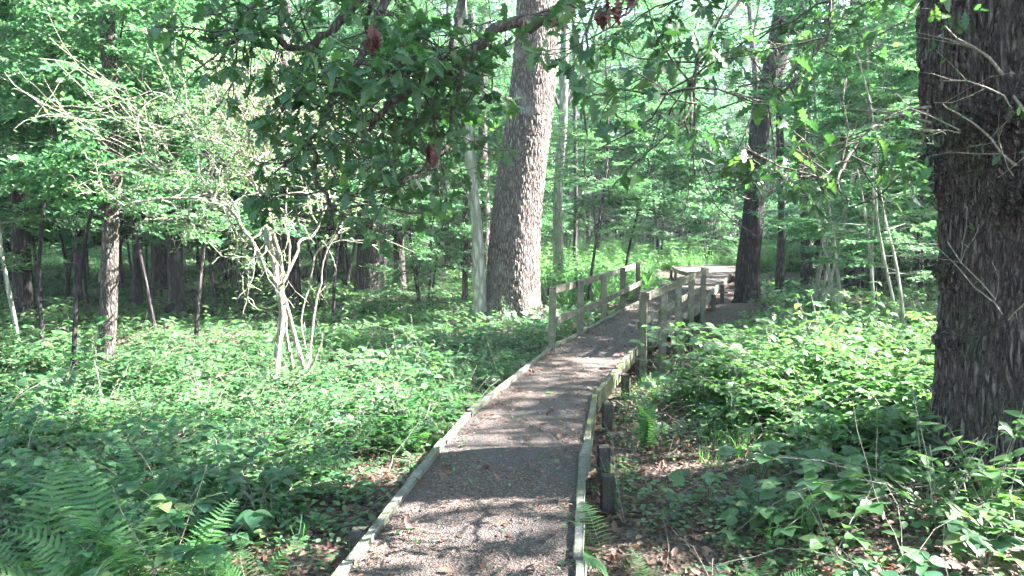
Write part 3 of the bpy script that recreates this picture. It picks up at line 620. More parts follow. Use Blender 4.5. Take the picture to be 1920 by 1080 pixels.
# withered brown clusters hanging from the limbs
for px, py, dd, n in ((1135, 20, 3.8, 18), (1068, 15, 4.5, 14), (1180, 5, 4.0, 8), (812, 285, 4.3, 8), (800, 90, 4.4, 7), (700, 75, 4.3, 10), (1045, 35, 4.5, 8)):
    a = Acc(); p = at(px, py, dd) - root; T = p + rng.normal(0, .02, (n, 3)) + [0, 0, .04]
    a.inst(OAKL, euler(U(0, 6.28, n), rng.normal(-1.35, .25, n), rng.normal(0, .6, n), U(.06, .12, n)), T)
    a.add(*tube([p + [0, 0, .25], p + [.01, 0, .1], p], [.004, .003, .003], 4), 1)
    a.build('withered_cluster', [M_red, B_twig], limb_main)

# ------------------------------------------------------------------ understorey tree kinds (copied)
def under_tree(h, r, nbr, nspray, sp, z0, spread, bark, seed, multi=1, leafm=None, twm=1, topless=False):
    t = thing('young_tree', 'x', 'tree'); W = Acc(); Lf = Acc()
    for s in range(multi):
        P = [np.array([rng.normal(0, .12) * (multi > 1), rng.normal(0, .12) * (multi > 1), -.2])]; d = norm(np.array([rng.normal(0, .12 * multi ** .5), rng.normal(0, .12 * multi ** .5), 1.]))
        for i in range(10): d = norm(d + rng.normal(0, .05, 3) + [0, 0, .03]); P.append(P[-1] + d * (h + .2) / 10)
        P = np.array(P); R = np.linspace(r, r * .2, 11); W.add(*tube(smooth(P, 2), np.interp(np.linspace(0, 10, 21), np.arange(11), R), 8))
        for b in range(nbr // multi):
            f = z0 + (1 - z0) * (b + U(0, 1)) / (nbr // multi); i = f * 10; j = min(int(i), 9); p = P[j] + (P[j + 1] - P[j]) * (i - j)
            an = U(0, 6.28); L_ = spread * (1.15 - f * .75) * U(.6, 1.15); q = [p]; dd = norm(np.array([cos(an), sin(an), U(.1, .5)]))
            for _ in range(5): dd = norm(dd + rng.normal(0, .12, 3) + [0, 0, -.06]); q.append(q[-1] + dd * L_ / 5)
            q = np.array(q); W.add(*tube(q, np.linspace(max(.006, R[j] * .45), .004, 6), 4))
            for k in range(nspray):
                m = rng.integers(1, 6); dr = norm(q[m] - q[m - 1]); yaw = math.atan2(-dr[0], dr[1]) + rng.normal(0, .8)
                Lf.inst(sp[rng.integers(0, len(sp))], euler(yaw, rng.normal(-.05, .2), rng.normal(0, .2), U(.8, 1.25)), (q[m] + rng.normal(0, .05, 3))[None])
    W.build('trunk', [bark], t); Lf.build('crown', [leafm or M_back, B_ptwig], t)
    return t
SPS = [spray(.95, 9, 90, SIMP, .1, .005), spray(.8, 7, 70, SIMP, .095, .004), spray(.7, 8, 70, SIMP, .085, .004)]
SPF = [spray(.9, 9, 110, SIMP, .075, .004), spray(.75, 8, 90, SIMP, .07, .004)]
SPN = [spray(.9, 8, 60, SIMP, .125, .005, .45), spray(.75, 7, 50, SIMP, .115, .004, .45)]
KIND = [
    ('hazel', under_tree(8.5, .045, 44, 7, SPS, .28, 2.4, B_dark, 1, multi=2)),
    ('birch', under_tree(10, .05, 44, 6, SPF, .24, 1.9, B_far, 2)),
    ('shrub', under_tree(3.6, .035, 30, 6, SPF, .05, 1.6, B_far, 3, multi=4)),
    ('holly', under_tree(7, .05, 46, 6, SPN, .24, 2.0, B_far, 4)),
    ('lofty', under_tree(6.8, .045, 48, 6, SPN, .42, 2.2, B_dark, 6)),
    ('sapling', under_tree(7.5, .035, 22, 4, SPS, .2, 1.3, B_pale, 5, multi=2)),
]
LAB = {'lofty': ('clear-stemmed young tree with flat leaf tiers above head height in the left wood', 'clear-stemmed young trees of the left wood'),
       'hazel': ('bushy many-stemmed tree with broad tiers of leaves filling the wood behind the trunks', 'many-stemmed trees of the deep wood'),
       'birch': ('slender pale-barked young tree with fine foliage growing among the distant trunks', 'slender pale young trees of the deep wood'),
       'shrub': ('low leafy shrub crowding the floor of the wood beyond the brambles', 'low shrubs of the wood floor'),
       'holly': ('dense dark leafy tree standing in the shaded middle distance', 'dense leafy trees of the middle distance'),
       'sapling': ('thin twin-stemmed sapling with sparse leaves among the undergrowth', 'thin saplings of the undergrowth')}
protos = dict(KIND); first = {k: True for k in protos}
def put(kind, x, y, s=1., rot=None, label=None, group=None, name=None, zoff=0):
    p = protos[kind]
    if first[kind]: o = p; first[kind] = False
    else:
        o = p.copy(); C.objects.link(o)
        for ch in list(p.children): c = ch.copy(); C.objects.link(c); c.parent = o
    o.location = (x, y, float(gz(x, y)) + zoff); o.rotation_euler = (0, 0, U(0, 6.28) if rot is None else rot); o.scale = (s, s, s * U(.9, 1.15))
    l, g = LAB[kind]; o['label'] = label or l
    o['group'] = group or (g if label is None else None) or ''
    if not o['group']: del o['group']
    o.name = name or ('shrub' if kind == 'shrub' else 'young_tree'); o['category'] = 'shrub' if kind == 'shrub' else 'tree'
    return o
# place so that the named trunks stay in view: keep young trees away from the sight lines in front of them
SIGHT = [(1450, 23, 45), (962, 17.4, 70), (900, 17, 30), (1405, 23, 38), (205, 11.2, 35), (695, 24, 40), (330, 18.5, 26), (48, 18, 28), (545, 19.5, 24), (1046, 26, 16)]
def blocked(x, y, rad):
    px = 960 + x / y * F
    for sx, sd, sw in SIGHT:
        if y < sd + .5 and abs(px - sx) < sw + rad / y * F: return True
    return False
KEEP_SUN = [(.7, 17, 1), (.8, 17, 2.5), (.9, 17, 4), (1, 17, 5.5), (-5.6, 11.1, .6), (-5.6, 11.1, 2), (-3, 9.9, 2), (-3, 9.9, 4), (-7, 13, 2.5), (-9, 13.5, 2), (-6, 15, 3), (-3, 18, 3), (-10, 17, 3),
            (1, 12, .1), (2.5, 15, .1), (4, 22, 2), (7, 30, .5), (4, 30, 1), (9, 30, 3), (-4, 25, 3), (4, 8, 1), (3, 26, 5), (8, 37, .8), (11, 37, 1), (5, 36, 1), (9.5, 39, 2)]
def shades(x, y, h, r=1.7):
    for a_, b_, c_ in KEEP_SUN:
        dx, dy = x - a_, y - b_; hx, hy = sin(AZ), cos(AZ); al = dx * hx + dy * hy; pe = abs(dx * hy - dy * hx)
        if al > .5 and pe < r and c_ + al * math.tan(EL) < h: return True
    return False
spots = []
def scatter(n, y0, y1, kinds, md, rad, smin=.85, smax=1.2, xlim=None, cond=None, lim=40):
    c = 0; tries = 0
    while c < n and tries < n * lim:
        tries += 1; y = y0 + (y1 - y0) * math.sqrt(rng.random()) if y1 > 30 else U(y0, y1); w = (y * .70 + 1.5); x = U(-w, w)
        if xlim and not (xlim[0] < x < xlim[1]): continue
        if lx(y) - 1.4 < x < rx(y) + 1.4 and y < 35: continue
        if abs(x - 6.5) < 5 and 22 < y < 37 and kinds != ['x']: continue
        if 1 < x < 12 and 26 < y < 38: continue
        if 1.5 < x < 11 and y < 19.5: continue
        if -3.5 < x < 1.5 and y < 19: continue
        if cond and not cond(x, y): continue
        if any((x - a_) ** 2 + (y - b_) ** 2 < md * md for a_, b_ in spots): continue
        if y < 24 and blocked(x, y, rad): continue
        if shades(x, y, 8.5 if kinds != ['shrub'] else 4): continue
        spots.append((x, y)); put(kinds[rng.integers(0, len(kinds))], x, y, U(smin, smax)); c += 1
    return c
scatter(11, 15, 21, ['birch', 'lofty', 'lofty'], 1.6, .4, xlim=(-20, 2))
scatter(10, 13, 21, ['birch', 'holly', 'sapling'], 1.6, .4, xlim=(2, 20))
scatter(70, 20, 38, ['hazel', 'birch', 'holly', 'sapling', 'holly'], 1.8, .3)
scatter(85, 36, 68, ['hazel', 'birch', 'holly', 'hazel', 'holly'], 2.4, .3, 1.0, 1.7)
scatter(14, 22, 44, ['shrub'], 2.5, .3)
scatter(14, 18, 34, ['shrub'], 1.6, .3, xlim=(7, 30))
# saplings on the right between the leaning trunk and the near oak
for px, d_, k, s, l in ((1577, 13.5, 'sapling', 1.0, 'pale straight sapling stem in half sun right of the leaning dark trunk'),
                        (1640, 12.5, 'sapling', .85, 'thin twin-stemmed sapling left of the near oak trunk'),
                        (1700, 11.0, 'sapling', .75, 'bushy young tree close behind the near oak trunk'),
                        (1545, 16.0, 'sapling', .9, 'slender pale stem close beside the pale straight sapling'),
                        (1165, 22, 'lofty', 1.0, 'clear-stemmed leafy tree left of the boardwalk just past the left handrail'),
                        (1240, 38.0, 'holly', 1.6, 'dark spreading leafy tree overhanging the clearing behind the handrails'),
                        (1120, 37.0, 'hazel', 1.4, 'spreading leafy tree rising at the left of the bright clearing'),
                        (70, 12.5, 'lofty', .85, 'sunlit leafy tree at the left side, its low sprays reaching over the brambles'),
                        (20, 13.0, 'sapling', .9, 'thin sapling at the far left edge above the brambles'),
                        (120, 10.9, 'lofty', .85, 'bushy pale-lit tree whose leaves screen the slim half-sunlit trunk'),
                        (290, 15.5, 'lofty', 1.0, 'broad leafy tree between the slim half-sunlit trunk and the twiggy tree'),
                        (360, 14.0, 'birch', .9, 'thin bare-stemmed young tree catching sun above the twiggy tree'),
                        (805, 19.0, 'shrub', .9, 'leafy shrub catching sun left of the snapped pale trunk'),
                        (600, 22.0, 'birch', 1.1, 'slender leafy young tree left of the dark thick trunk')):
    x = (px - 960) / F * d_; spots.append((x, d_)); put(k, x, d_, s, label=l)

# ------------------------------------------------------------------ canopy trees of the wood (tall, crowns shade the scene)
def canopy_tree(x, y, h, r, ncl, lab, grp, gaps, extra=None):
    g = float(gz(x, y)); root = np.array([x, y, g - .1]); t = thing('tall_tree', lab, 'tree', root, grp)
    P = np.array([root + [rng.normal(0, .03) * k, rng.normal(0, .03) * k, k * h / 6] for k in range(7)])
    a = Acc(); a.add(*trunk_mesh(P - root, np.linspace(r, r * .4, 7), 16, .3, .04, seed=int(abs(x * 7 + y * 3)), flare=.6)); a.build('trunk', [B_far], t)
    f, li = crown(P[3:], (x, y, h), (4.6, 4.6, h * .32), ncl, root, None, gaps=gaps, extra=extra); f.build('crown', [M_back, B_twig], t); li.build('limb', [B_far], t)
cl = 'tall tree with a high dense crown and shaded trunk standing back in the wood'
pts_c = []
for gx_ in np.arange(-20, 40, 6.2):
    for gy_ in np.arange(-6, 46, 6.2):
        x, y = gx_ + U(-1.8, 1.8), gy_ + U(-1.8, 1.8)
        if 2 < y and abs(x) < y * .74 + .6:
            if y < 22 or (y < 36 and rng.random() < .6): continue                      # the near view holds only the trees the photograph shows
            if (y < 30 and blocked(x, y, .3)) or (lx(min(y, 35)) - 2 < x < rx(min(y, 35)) + 2 and y < 36) or (0 < x < 12 and y < 37): continue
        if y <= 2 and (abs(x) < 1.8): x += 3.2
        pts_c.append((x, y, U(11, 14.5)))
DARK = [(-3.6, 3.9, 1.6, .8), (-6, 5.6, 4, 1.2), (-3.5, 4.9, 2.3, 1.0), (-4, 14.2, 7, 1.4), (-5, 17, 7, 2), (3.5, 4.9, 2.3, .7), (2.6, 14.4, 1.6, 1.6), (6, 13, 2, 2)]  # ground zones shaded by extra leaf clumps added to nearby crowns
PC = np.array(pts_c); ext = [[] for _ in pts_c]
DARK = [d + (3.6 if d[1] < 6 and d[0] < 0 else 2.4,) for d in DARK] + [(-7.5, 7.3, 2.2, .7, 2.5), (-.9, 10.4, .9, 2.2, 2.0), (-1, 13, 2.5, 1.5, 2.0), (2.3, 6.3, 1.2, 1.2, 1.2)] + [(0, 8.2, 1.4, 2.2, 2.0), (7.5, 31, 2, 2, 2.0), (1.8, 12.5, 1.8, 3, 1.2), (-4, 10, 4, 2, .7), (4, 9, 2, 2, .5)]
for cx, cy, ax_, ay_, dn_ in DARK:
    m = int(dn_ * pi * ax_ * ay_) + 2; q = np.sqrt(U(0, 1, m)); a_ = U(0, 6.28, m); h = U(9.5, 14, m)
    tx = cx + ax_ * q * np.cos(a_) + SUN[0] / SUN[2] * h; ty = cy + ay_ * q * np.sin(a_) + SUN[1] / SUN[2] * h
    for X_, Y_, Z_ in zip(tx, ty, h):
        dd = np.hypot(PC[:, 0] - X_, PC[:, 1] - Y_); k = dd.argmin()
        if dd[k] < 5.2: ext[k].append((X_, Y_, Z_))
for (x, y, h), e_ in zip(pts_c, ext):
    canopy_tree(x, y, h, U(.14, .27), 80 if y < 20 else 52, cl, 'tall trees of the wood', True, np.array(e_) if e_ else None)

# far wood as one mass
a = Acc(); n = 16000
ang = U(-.72, .72, n); dist = U(68, 95, n); px_ = np.sin(ang) * dist * 1.05; py_ = np.cos(ang) * dist; zz = gz(px_, py_) + 24 * U(0, 1, n) ** 1.15
lump = np.sin(px_ * .5 + zz * .6) * np.sin(py_ * .4 + zz * .35 + px_ * .2); k = lump > -.45; px_, py_, zz = px_[k], py_[k], zz[k]
CF = clump(26, 1.0, leaf_simple(.7), .34, 0)
a.inst(CF, euler(U(0, 6.28, len(zz)), 0 * zz, 0 * zz, U(.8, 1.6, len(zz))), np.stack([px_, py_, zz], 1))
for q in range(90):
    an = U(-.7, .7); dd = U(64, 92); x, y = sin(an) * dd, cos(an) * dd; z = float(gz(x, y)); a.add(*tube([(x, y, z), (x + U(-.6, .6), y, z + 10), (x + U(-1, 1), y, z + 20)], [.3, .22, .15], 8), 1)
tag(a.build('far_woodland', [M_back, B_far]), 'distant mass of leaves and trunks closing the wood behind everything', 'woodland', kind='stuff')

# ------------------------------------------------------------------ undergrowth
def bramble_plant(ncane, ln, leaf, lsz, nl, hh):
    a = Acc()
    for c in range(ncane):
        an = U(0, 6.28); L_ = ln * U(.6, 1.2); d = norm(np.array([cos(an) * .6, sin(an) * .6, 1.])); P = [np.array([rng.normal(0, .03), rng.normal(0, .03), -.03])]
        for i in range(7): d = norm(d + rng.normal(0, .08, 3) + np.array([cos(an), sin(an), -1.2]) * .17 / hh); P.append(P[-1] + d * L_ / 7)
        P = np.array(P); a.add(*tube(P, np.linspace(.004, .002, 8), 3), 1)
        for k in range(nl):
            f = (.25 + .75 * (k + 1) / nl) * 7; j = min(int(f), 6); p = P[j] + (P[j + 1] - P[j]) * (f - j); tn = P[j + 1] - P[j]
            yaw = math.atan2(-tn[0], tn[1]) + (1 if k % 2 else -1) * U(.5, 1.3)
            a.inst(leaf, euler(yaw, U(.0, .4), rng.normal(0, .3), lsz * U(.7, 1.2)), p[None])
    return a.tmpl()
def nettle(h, n, leaf, ls, lean=.15):
    a = Acc(); d = norm(np.array([rng.normal(0, lean), rng.normal(0, lean), 1])); P = np.array([d * h * f + [rng.normal(0, .01), rng.normal(0, .01), 0] for f in np.linspace(0, 1, 6)]); a.add(*tube(P, np.linspace(.004, .0015, 6), 3), 1)
    for k in range(n):
        f = .2 + .8 * (k + 1) / n; p = d * h * f; y0 = (k % 2) * pi / 2 + U(-.3, .3); m = np.array([0, pi])
        a.inst(leaf, euler(y0 + m, rng.normal(-.15, .2, 2), rng.normal(0, .2, 2), ls * (1.2 - .6 * f) * U(.8, 1.2, 2)), np.repeat(p[None], 2, 0))
    a.inst(leaf, euler(U(0, 6.28, 3), U(.1, .6, 3), 0, ls * .45), np.repeat((d * h)[None], 3, 0))
    return a.tmpl()
def tuft(n, h, w=.006):
    a = Acc()
    for k in range(n):
        an = U(0, 6.28); hh = h * U(.6, 1.1); o = rng.normal(0, .03, 2); c, s = cos(an), sin(an); b = U(.1, .6) * hh
        V = []
        for q, f in enumerate((0, .35, .7)):
            x0, y0, z0 = o[0] + c * b * f * f, o[1] + s * b * f * f, hh * f * (1 - .15 * f); ww = w * (1 - f * .5); V += [(x0 - s * ww, y0 + c * ww, z0), (x0 + s * ww, y0 - c * ww, z0)]
        V.append((o[0] + c * b * 1.1, o[1] + s * b * 1.1, hh * .8)); a.add(V, [[0, 1, 2], [1, 3, 2], [2, 3, 4], [3, 5, 4], [4, 5, 6]])
    return a.tmpl()
def frond(L_, npin=18):
    """fern frond along +y, arching: rachis, pinnae with pinnules; mat0 leaf, mat1 stem"""
    a = Acc(); s = np.linspace(0, 1, 12); P = np.stack([0 * s, s * L_, .35 * L_ * np.sin(s * 2.2) - .02], 1); a.add(*tube(P, np.linspace(.003, .001, 12) * (L_ / .5), 3), 1)
    st = []
    for q in range(15): st.append((q / 14, .13 * (1 - (q / 14) ** 1.6 * .9) * (1 if q % 2 else .5)))
    pin = leaf_strip(st, .1, .18)
    for k in range(npin):
        f = .14 + .85 * k / npin; p = np.array([0, f * L_, .35 * L_ * sin(f * 2.2) - .02]); sl = math.atan(.35 * 2.2 * cos(f * 2.2)); pl = L_ * .3 * (1 - f) ** .75 * min(1, .5 + f * 3) + .012
        for sd in (1, -1):
            a.inst(pin, euler(-sd * U(1.15, 1.3), U(-.1, .15), -sd * sl * .7, pl * U(.92, 1.05)), p[None])
    return a.tmpl()
BP = [bramble_plant(4, .75, BRAM3, .072, 8, .9) for _ in range(3)] + [bramble_plant(4, .6, BRAM5, .062, 7, .8)]
BPf = [bramble_plant(4, .8, BRAM3s, .085, 7, .9) for _ in range(3)]
NT = [nettle(.75, 9, OVAL, .085) for _ in range(3)]; NTf = [nettle(.85, 7, SIMP, .14) for _ in range(3)]
TF = [tuft(11, .3, .0035), tuft(9, .2, .003)]; TFf = [tuft(14, .7, .012)]
BT = [bramble_plant(4, 1.3, BRAM3, .075, 13, 1.7) for _ in range(3)]
def herb():
    a = Acc(); n = 5
    for k in range(n):
        an = U(0, 6.28); h = U(.25, .6); e_ = np.array([cos(an) * h * .35, sin(an) * h * .35, h]); a.add(*tube([np.zeros(3), e_ * .5 + [0, 0, .04], e_], [.003, .002, .001], 3), 1)
        m = 9; f = U(.3, 1, m)[:, None]; a.inst(NARROW, euler(U(0, 6.28, m), U(-.3, .6, m), rng.normal(0, .4, m), U(.05, .11, m)), e_ * f)
    return a.tmpl()
HB = [herb() for _ in range(4)]
LOW = [merge((OVAL, euler(U(0, 6.28, 9), rng.normal(.15, .25, 9), rng.normal(0, .25, 9), U(.025, .055, 9)), np.column_stack([rng.normal(0, .07, 9), rng.normal(0, .07, 9), U(.02, .11, 9)]))) for _ in range(3)]
def sow(acc, tm, n, xr, yr, dens, sc=(.8, 1.3), tilt=.12, zo=0, mound=.42):
    x = U(*xr, n); y = U(*yr, n); k = rng.random(n) < dens(x, y); x, y = x[k], y[k]
    ch = rng.integers(0, len(tm), len(x))
    for q, t in enumerate(tm):
        m = ch == q; N_ = m.sum()
        acc.inst(t, euler(U(0, 6.28, N_), rng.normal(0, tilt, N_), rng.normal(0, tilt, N_), U(*sc, N_) * (1 - mound + 2 * mound * patch(x[m], y[m], 1.6, 2)) * (1 + .3 * np.exp(-((x[m] - 4.1) ** 2 + (y[m] - 9) ** 2) / 5))), np.stack([x[m], y[m], gz(x[m], y[m]) + zo], 1))
def inview(x, y, m=1.): return (np.abs(x) < y * .70 + m)
def offpath(x, y): return np.where(x < (lx(y) + rx(y)) / 2, lx(y) - x, x - rx(y))
def patch(x, y, s=1., o=0.): return .5 + .5 * np.sin(x * 1.1 * s + 2 * np.sin(y * .7 * s) + o) * np.cos(y * .9 * s + o + np.sin(x * .8 * s))
# left brambles
dl = lambda x, y: inview(x, y) * (offpath(x, y) > .3 + .35 * ((y > 9.5) & (y < 19)) + .55 * (y < 6.5) + .3 * patch(x, y)) * (.6 + .4 * patch(x, y, 1.3))
a = Acc(); sow(a, BP, 2500, (-10, 1), (2.2, 13.5), lambda x, y: dl(x, y) * (x < lx(y)), (.75, 1.15)); sow(a, NT, 260, (-9, 0), (3, 13), lambda x, y: dl(x, y) * (x < lx(y)) * .6, (.5, .95))
sow(a, LOW, 4200, (-8, 1), (2, 12), lambda x, y: inview(x, y) * (x < lx(y) - .1) * .8)
sow(a, BT, 460, (-9, 1), (4.6, 13.5), lambda x, y: dl(x, y) * (x < lx(y) - .35) * (patch(x, y, 1.2, 4) > .4) * .9, (.6, 1.1)); sow(a, HB, 420, (-9, 1), (3.6, 13.5), lambda x, y: dl(x, y) * (x < lx(y) - .3), (.6, 1.2))
tag(a.build('bramble_undergrowth', [M_bram, B_ptwig]), 'knee-high mass of bramble leaves covering the ground left of the boardwalk', 'undergrowth', kind='stuff')
a = Acc(); sow(a, BPf, 8000, (-32, 8), (12.5, 44), lambda x, y: inview(x, y) * (x < lx(np.minimum(y, 35)) - .3) * (offpath(x, np.minimum(y, 35)) > .7) * .8, (.8, 1.3))
sow(a, NTf, 900, (-30, 8), (13, 44), lambda x, y: inview(x, y) * (x < lx(np.minimum(y, 35)) - .3) * .5, (.5, .9))
sow(a, BPf, 5000, (-48, 48), (43, 74), lambda x, y: inview(x, y) * 1., (1.6, 2.4))
tag(a.build('bramble_undergrowth', [M_bram, B_ptwig]), 'shaded green ground cover spreading under the trees on the left, behind the brambles', 'undergrowth', kind='stuff')
# right brambles, taller
dr_ = lambda x, y: inview(x, y) * (x > rx(y)) * (offpath(x, y) > 1.0 + .5 * patch(x, y) + .45 * (y < 10.3) + .35 * (y >= 10.3)) * (offpath(x, y) > .75 + np.clip(7.6 - y, 0, 2.4) * .55) * (((x - 3.5) ** 2 + (y - 5.7) ** 2) > .75)
a = Acc(); sow(a, BP, 1700, (1, 10), (4.8, 14), lambda x, y: dr_(x, y) * .95, (1.0, 1.55)); sow(a, NT, 330, (1, 9), (6.6, 13), lambda x, y: dr_(x, y) * .8, (.7, 1.25))
sow(a, BT, 700, (1.8, 9), (6.3, 12.5), lambda x, y: dr_(x, y) * (offpath(x, y) > 1.9) * .95, (.8, 1.1), mound=.15); sow(a, HB, 420, (1, 9), (4.5, 13), lambda x, y: dr_(x, y), (.8, 1.4))
sow(a, LOW, 6500, (.7, 8), (3, 12), lambda x, y: inview(x, y) * (x > rx(y) + .1) * (.15 + .6 * patch(x, y, 2)))
tag(a.build('bramble_undergrowth', [M_bramR, B_ptwig]), 'waist-high sunlit bramble thicket right of the boardwalk between path and near oak', 'undergrowth', kind='stuff')
a = Acc(); sow(a, BPf, 3600, (3, 32), (12, 42), lambda x, y: inview(x, y) * (x > rx(np.minimum(y, 29)) + 1.25) * (1 - (np.abs(y - 32.5) < 2.6) * (x < 13.5)) * .8, (.8, 1.35))
tag(a.build('bramble_undergrowth', [M_bram, B_ptwig]), 'shaded bramble cover under the saplings beyond the right handrail', 'undergrowth', kind='stuff')
a = Acc(); ring = lambda x, y: ((x > -1) & (y > 20) & (y < 46) & ((y > 35.3) | (x < lx(y) - 1.2))) * 1.
sow(a, NTf, 4200, (-1, 17), (20, 46), lambda x, y: ring(x, y), (.7, 1.35)); sow(a, TFf, 3500, (-1, 17), (20, 46), lambda x, y: ring(x, y), (.7, 1.3))
tag(a.build('nettle_undergrowth', [M_grass, B_ptwig]), 'bright green nettles and grasses in the clearing behind the handrails', 'undergrowth', kind='stuff')
a = Acc(); sow(a, TF, 1500, (-4, 5), (2.4, 12), lambda x, y: inview(x, y) * (offpath(x, y) > .08) * (offpath(x, y) < 1.5) * patch(x, y, 1.7, 1) * .9, (.6, 1.2))
tag(a.build('grass', [M_grass]), 'thin grass tufts along both sides of the boardwalk', 'grass', kind='stuff')
a = Acc(); tw = []
for _ in range(420):
    y = 3.2 + 9 * rng.random(); x = U(-5.5, 5.5)
    if offpath(x, y) < .15 or abs(x) > y * .7: continue
    grow(tw, np.array([x, y, float(gz(x, y)) + .02]), norm(np.array([rng.normal(0, 1), rng.normal(0, 1), U(.1, 1.6)])), U(.3, .9), U(.002, .0045), 1 if rng.random() < .4 else 0, .16, -.02, 2)
tubes(a, tw, np.zeros(3)); tag(a.build('dry_stems', [B_ptwig]), 'dry brown stems and fallen twigs tangled through the undergrowth', 'dry stems', kind='stuff')
# leaf litter
def litter(name, n, xr, yr, dens, zf, label, sc, mats, tiltz=.25):
    x = U(*xr, n); y = yr[0] + (yr[1] - yr[0]) * U(0, 1, n) ** 1.5; k = rng.random(n) < dens(x, y); x, y = x[k], y[k]; n = len(x)
    a = Acc(); a.inst(leaf_strip([(0, .02), (.3, .26), (.7, .22), (1, .02)], .3, -.25), euler(U(0, 6.28, n), rng.normal(0, tiltz, n), rng.normal(0, tiltz, n), U(*sc, n)), np.stack([x, y, zf(x, y)], 1))
    M = a.M[0]; nf = 12; a.M[0] = np.repeat((rng.random(n) < .12).astype(int), len(M) // n)
    tag(a.build(name, mats), label, 'leaf litter', kind='stuff')
litter('leaf_litter', 30000, (-2, 5), (2.2, 24), lambda x, y: ((x > lx(y) + .05) & (x < rx(y) - .05)) * (.25 + .45 * patch(x, y, 3) + .8 * (np.minimum(x - lx(y), rx(y) - x) < .22)), lambda x, y: .018 + 0 * x, 'dry fallen leaves scattered over the boardwalk surface', (.01, .042), [M_dead, M_bram], .2)
litter('leaf_litter', 5200, (-2, 5), (2.2, 22), lambda x, y: ((x > lx(y) + .05) & (x < rx(y) - .05)) * (.12 + .5 * patch(x, y, 2.4) + .9 * (np.minimum(x - lx(y), rx(y) - x) < .2)), lambda x, y: .02 + 0 * x, 'curled brown leaves drifted on the boardwalk and against its edge boards', (.03, .075), [M_dead, M_bram], .35)
litter('leaf_litter', 26000, (-4.5, 6.5), (2.2, 15), lambda x, y: inview(x, y) * ((x < lx(y) - .06) | (x > rx(y) + .06)) * np.clip(1.2 - offpath(x, y) / 4, .1, 1), lambda x, y: gz(x, y) + U(.004, .03, len(x)), 'brown dead leaves lying on the soil beside the boardwalk', (.03, .08), [M_dead, M_red], .4)

# ------------------------------------------------------------------ ferns and single plants (things)
FR = [frond(.5, 20), frond(.42, 17)]
def fern(x, y, z, n, yaw0, spread, s, label, pitch=.25):
    t = thing('fern', label, 'fern', (x, y, z))
    for k in range(n):
        a = Acc(); a.inst(FR[k % 2], euler(yaw0 + (k - (n - 1) / 2) * spread, pitch + rng.normal(0, .12), rng.normal(0, .2), s * U(.8, 1.15)), np.zeros((1, 3))); a.build('frond', [M_fern, B_ptwig], t)
g_ = lambda x, y: float(gz(x, y))
fern(.52, 4.1, -.13, 5, 1.3, .55, .85, 'fern pushing over the right edge board onto the foreground boardwalk')
fern(.78, 4.15, g_(.78, 4.15), 3, -.3, .7, .6, 'small fern just outside the right edge board in the foreground')
fern(1.2, 6.7, g_(1.2, 6.7), 5, 0, 1.2, .9, 'bright upright fern beside the support posts of the bend', 1.0)
fern(-.95, 6.9, g_(-.95, 6.9), 5, 0, 1.2, .9, 'fern growing against the left edge board at the bend', .5)
for (px, py, s, l) in ((60, 1000, 1.5, 'large bluish fern at the bottom left corner'), (210, 960, 1.5, 'large arching fern right of the corner fern, catching sun on its fronds'), (330, 1010, 1.3, 'sunlit fern beneath the broad-leaved sprig, bottom left'),
                      (150, 1060, 1.3, 'fern lowest at the bottom edge left of the sunlit fern'), (470, 1040, .9, 'small fern with a bare stalk near the dark soil left of the boardwalk'), (250, 880, 1.1, 'fern in the dark hollow of the left brambles'), (1430, 1010, .7, 'small dark fern between the boardwalk and the near oak')):
    d_ = 3.9 if py > 930 else 5; d_ = d_ if py < 1050 else 3.5; p = at(px, py, d_); fern(p[0], d_, g_(p[0], d_) + .05, 6, U(0, 3), 1.05, s, l, .55)
def leafy_plant(x, y, n, h, ls, label, leaf=OVALW, name='bramble_plant', pitch=.15):
    t = thing(name, label, 'plant', (x, y, g_(x, y)))
    for k in range(n):
        an = U(0, 6.28); hh = h * U(.7, 1.15); e_ = np.array([cos(an) * hh * .5, sin(an) * hh * .5, hh]); a = Acc(); P = smooth([np.zeros(3), e_ * [.3, .3, .6], e_], 3); a.add(*tube(P, np.linspace(.004, .002, len(P)), 4), 1)
        m = 3 if k % 2 else 5; b = 1.2566 * np.arange(m) + U(0, 6); a.inst(leaf, euler(b, pitch - .2 + rng.normal(0, .12, m), rng.normal(0, .15, m), ls * U(.8, 1.1, m)), np.repeat(e_[None], m, 0)); a.build('leaf_stalk', [M_bram, B_ptwig], t)
for px, py, d_, n, h, ls, l in ((1850, 1000, 4.0, 9, .28, .13, 'broad-leaved bramble at the foot of the near oak'), (1720, 1040, 3.7, 8, .25, .12, 'broad-leaved bramble in the bottom right corner left of the oak'), (1900, 1060, 3.4, 8, .3, .13, 'broad-leaved bramble filling the extreme bottom right corner'),
                               (1780, 1075, 3.3, 7, .22, .11, 'low bramble at the bottom edge beneath the near oak'), (1600, 1000, 4.1, 6, .16, .08, 'small patchy bramble on the leaf litter left of the corner brambles'), (1560, 1065, 3.6, 8, .13, .06, 'low sunlit weeds on the bottom edge right of the boardwalk'),
                               (1340, 990, 4.2, 6, .14, .06, 'small dark-leaved plant on the litter right of the boardwalk'), (1420, 920, 4.9, 7, .2, .08, 'shaded bramble on the bank between boardwalk and oak'), (1180, 1070, 3.7, 6, .1, .045, 'pale little weed beside the right edge board'),
                               (380, 990, 3.9, 3, .5, .12, 'tall sprig with broad white-lit leaves above the bottom left ferns'), (250, 1000, 3.7, 4, .42, .1, 'broad pale-leaved sprig among the bottom left ferns'), (330, 880, 4.6, 7, .4, .12, 'dark bluish broad-leaved bramble over the left hollow'), (480, 860, 5.0, 6, .38, .11, 'dark broad-leaved bramble at the right of the left hollow')):
    p = at(px, py, d_); leafy_plant(p[0], d_, n, h, ls, l)

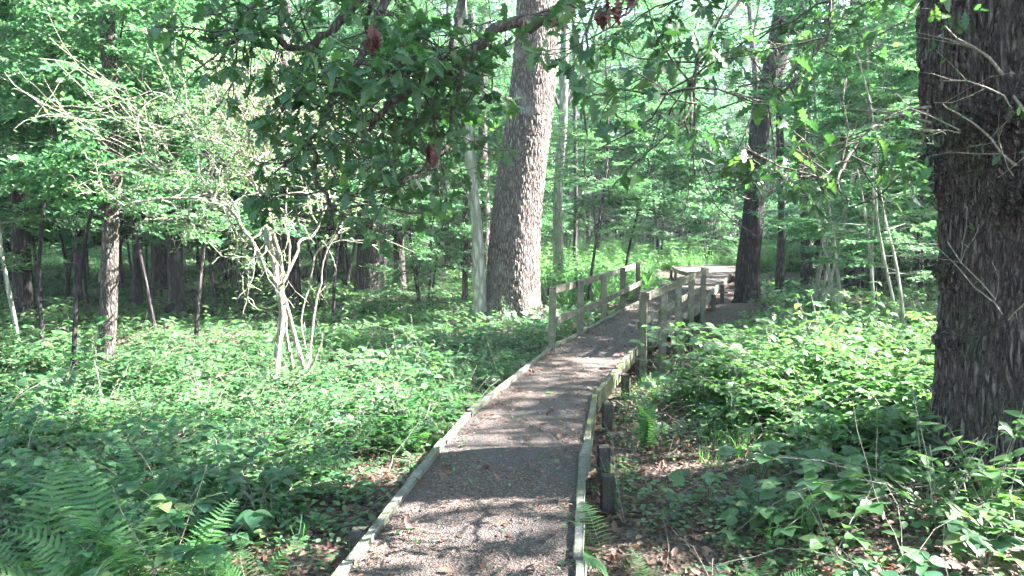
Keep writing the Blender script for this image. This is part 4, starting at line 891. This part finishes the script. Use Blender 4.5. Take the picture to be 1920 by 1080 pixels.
# ------------------------------------------------------------------ the wood's hazy air
HAZE = .0009
if HAZE:
    m, nt, out, N, L = newmat('haze'); v = N('ShaderNodeVolumePrincipled'); v.inputs['Density'].default_value = HAZE; v.inputs['Color'].default_value = (.85, .93, 1, 1); v.inputs['Anisotropy'].default_value = .2
    L(v.outputs[0], out.inputs['Volume'])
    a = Acc(); x0, x1, y0, y1, z0, z1 = -165, 165, -65, 225, -3, 46
    V = [(x, y, z) for z in (z0, z1) for x, y in ((x0, y0), (x1, y0), (x1, y1), (x0, y1))]
    a.add(V, [[0, 2, 1], [0, 3, 2], [4, 5, 6], [4, 6, 7], [0, 1, 5], [0, 5, 4], [1, 2, 6], [1, 6, 5], [2, 3, 7], [2, 7, 6], [3, 0, 4], [3, 4, 7]])
    tag(a.build('haze', [m], smooth=False), 'pale sunlit air hanging between the trunks of the wood', 'haze', kind='stuff')
# ------------------------------------------------------------------ light
w = bpy.data.worlds.new('World'); S.world = w; w.use_nodes = True; nt = w.node_tree; bg = nt.nodes['Background']
sky = nt.nodes.new('ShaderNodeTexSky'); sky.sky_type = 'NISHITA'; sky.sun_disc = False; sky.sun_elevation = EL; sky.sun_rotation = AZ
nt.links.new(sky.outputs[0], bg.inputs[0]); bg.inputs[1].default_value = .058
sl = bpy.data.lights.new('sun', 'SUN'); sl.energy = 5; sl.angle = radians(.5); sl.color = (1, .97, .93); so = bpy.data.objects.new('sun', sl); C.objects.link(so)
from mathutils import Vector
so.rotation_euler = Vector(SUN).to_track_quat('Z', 'Y').to_euler()
so.location = (20, 0, 30)
vs = S.view_settings; vs.view_transform = 'Standard'; vs.look = 'None'; vs.exposure = 3.95; vs.gamma = 1
cy = S.cycles; cy.max_bounces = 6; cy.diffuse_bounces = 4; cy.glossy_bounces = 2; cy.transmission_bounces = 4; cy.transparent_max_bounces = 4
cy.caustics_reflective = False; cy.caustics_refractive = False; cy.sample_clamp_indirect = 6
cy.use_adaptive_sampling = True; cy.adaptive_threshold = .03
S.render.use_persistent_data = False
print('TRIS', sum(len(m.polygons) for m in bpy.data.meshes), 'OBJS', len(bpy.data.objects))
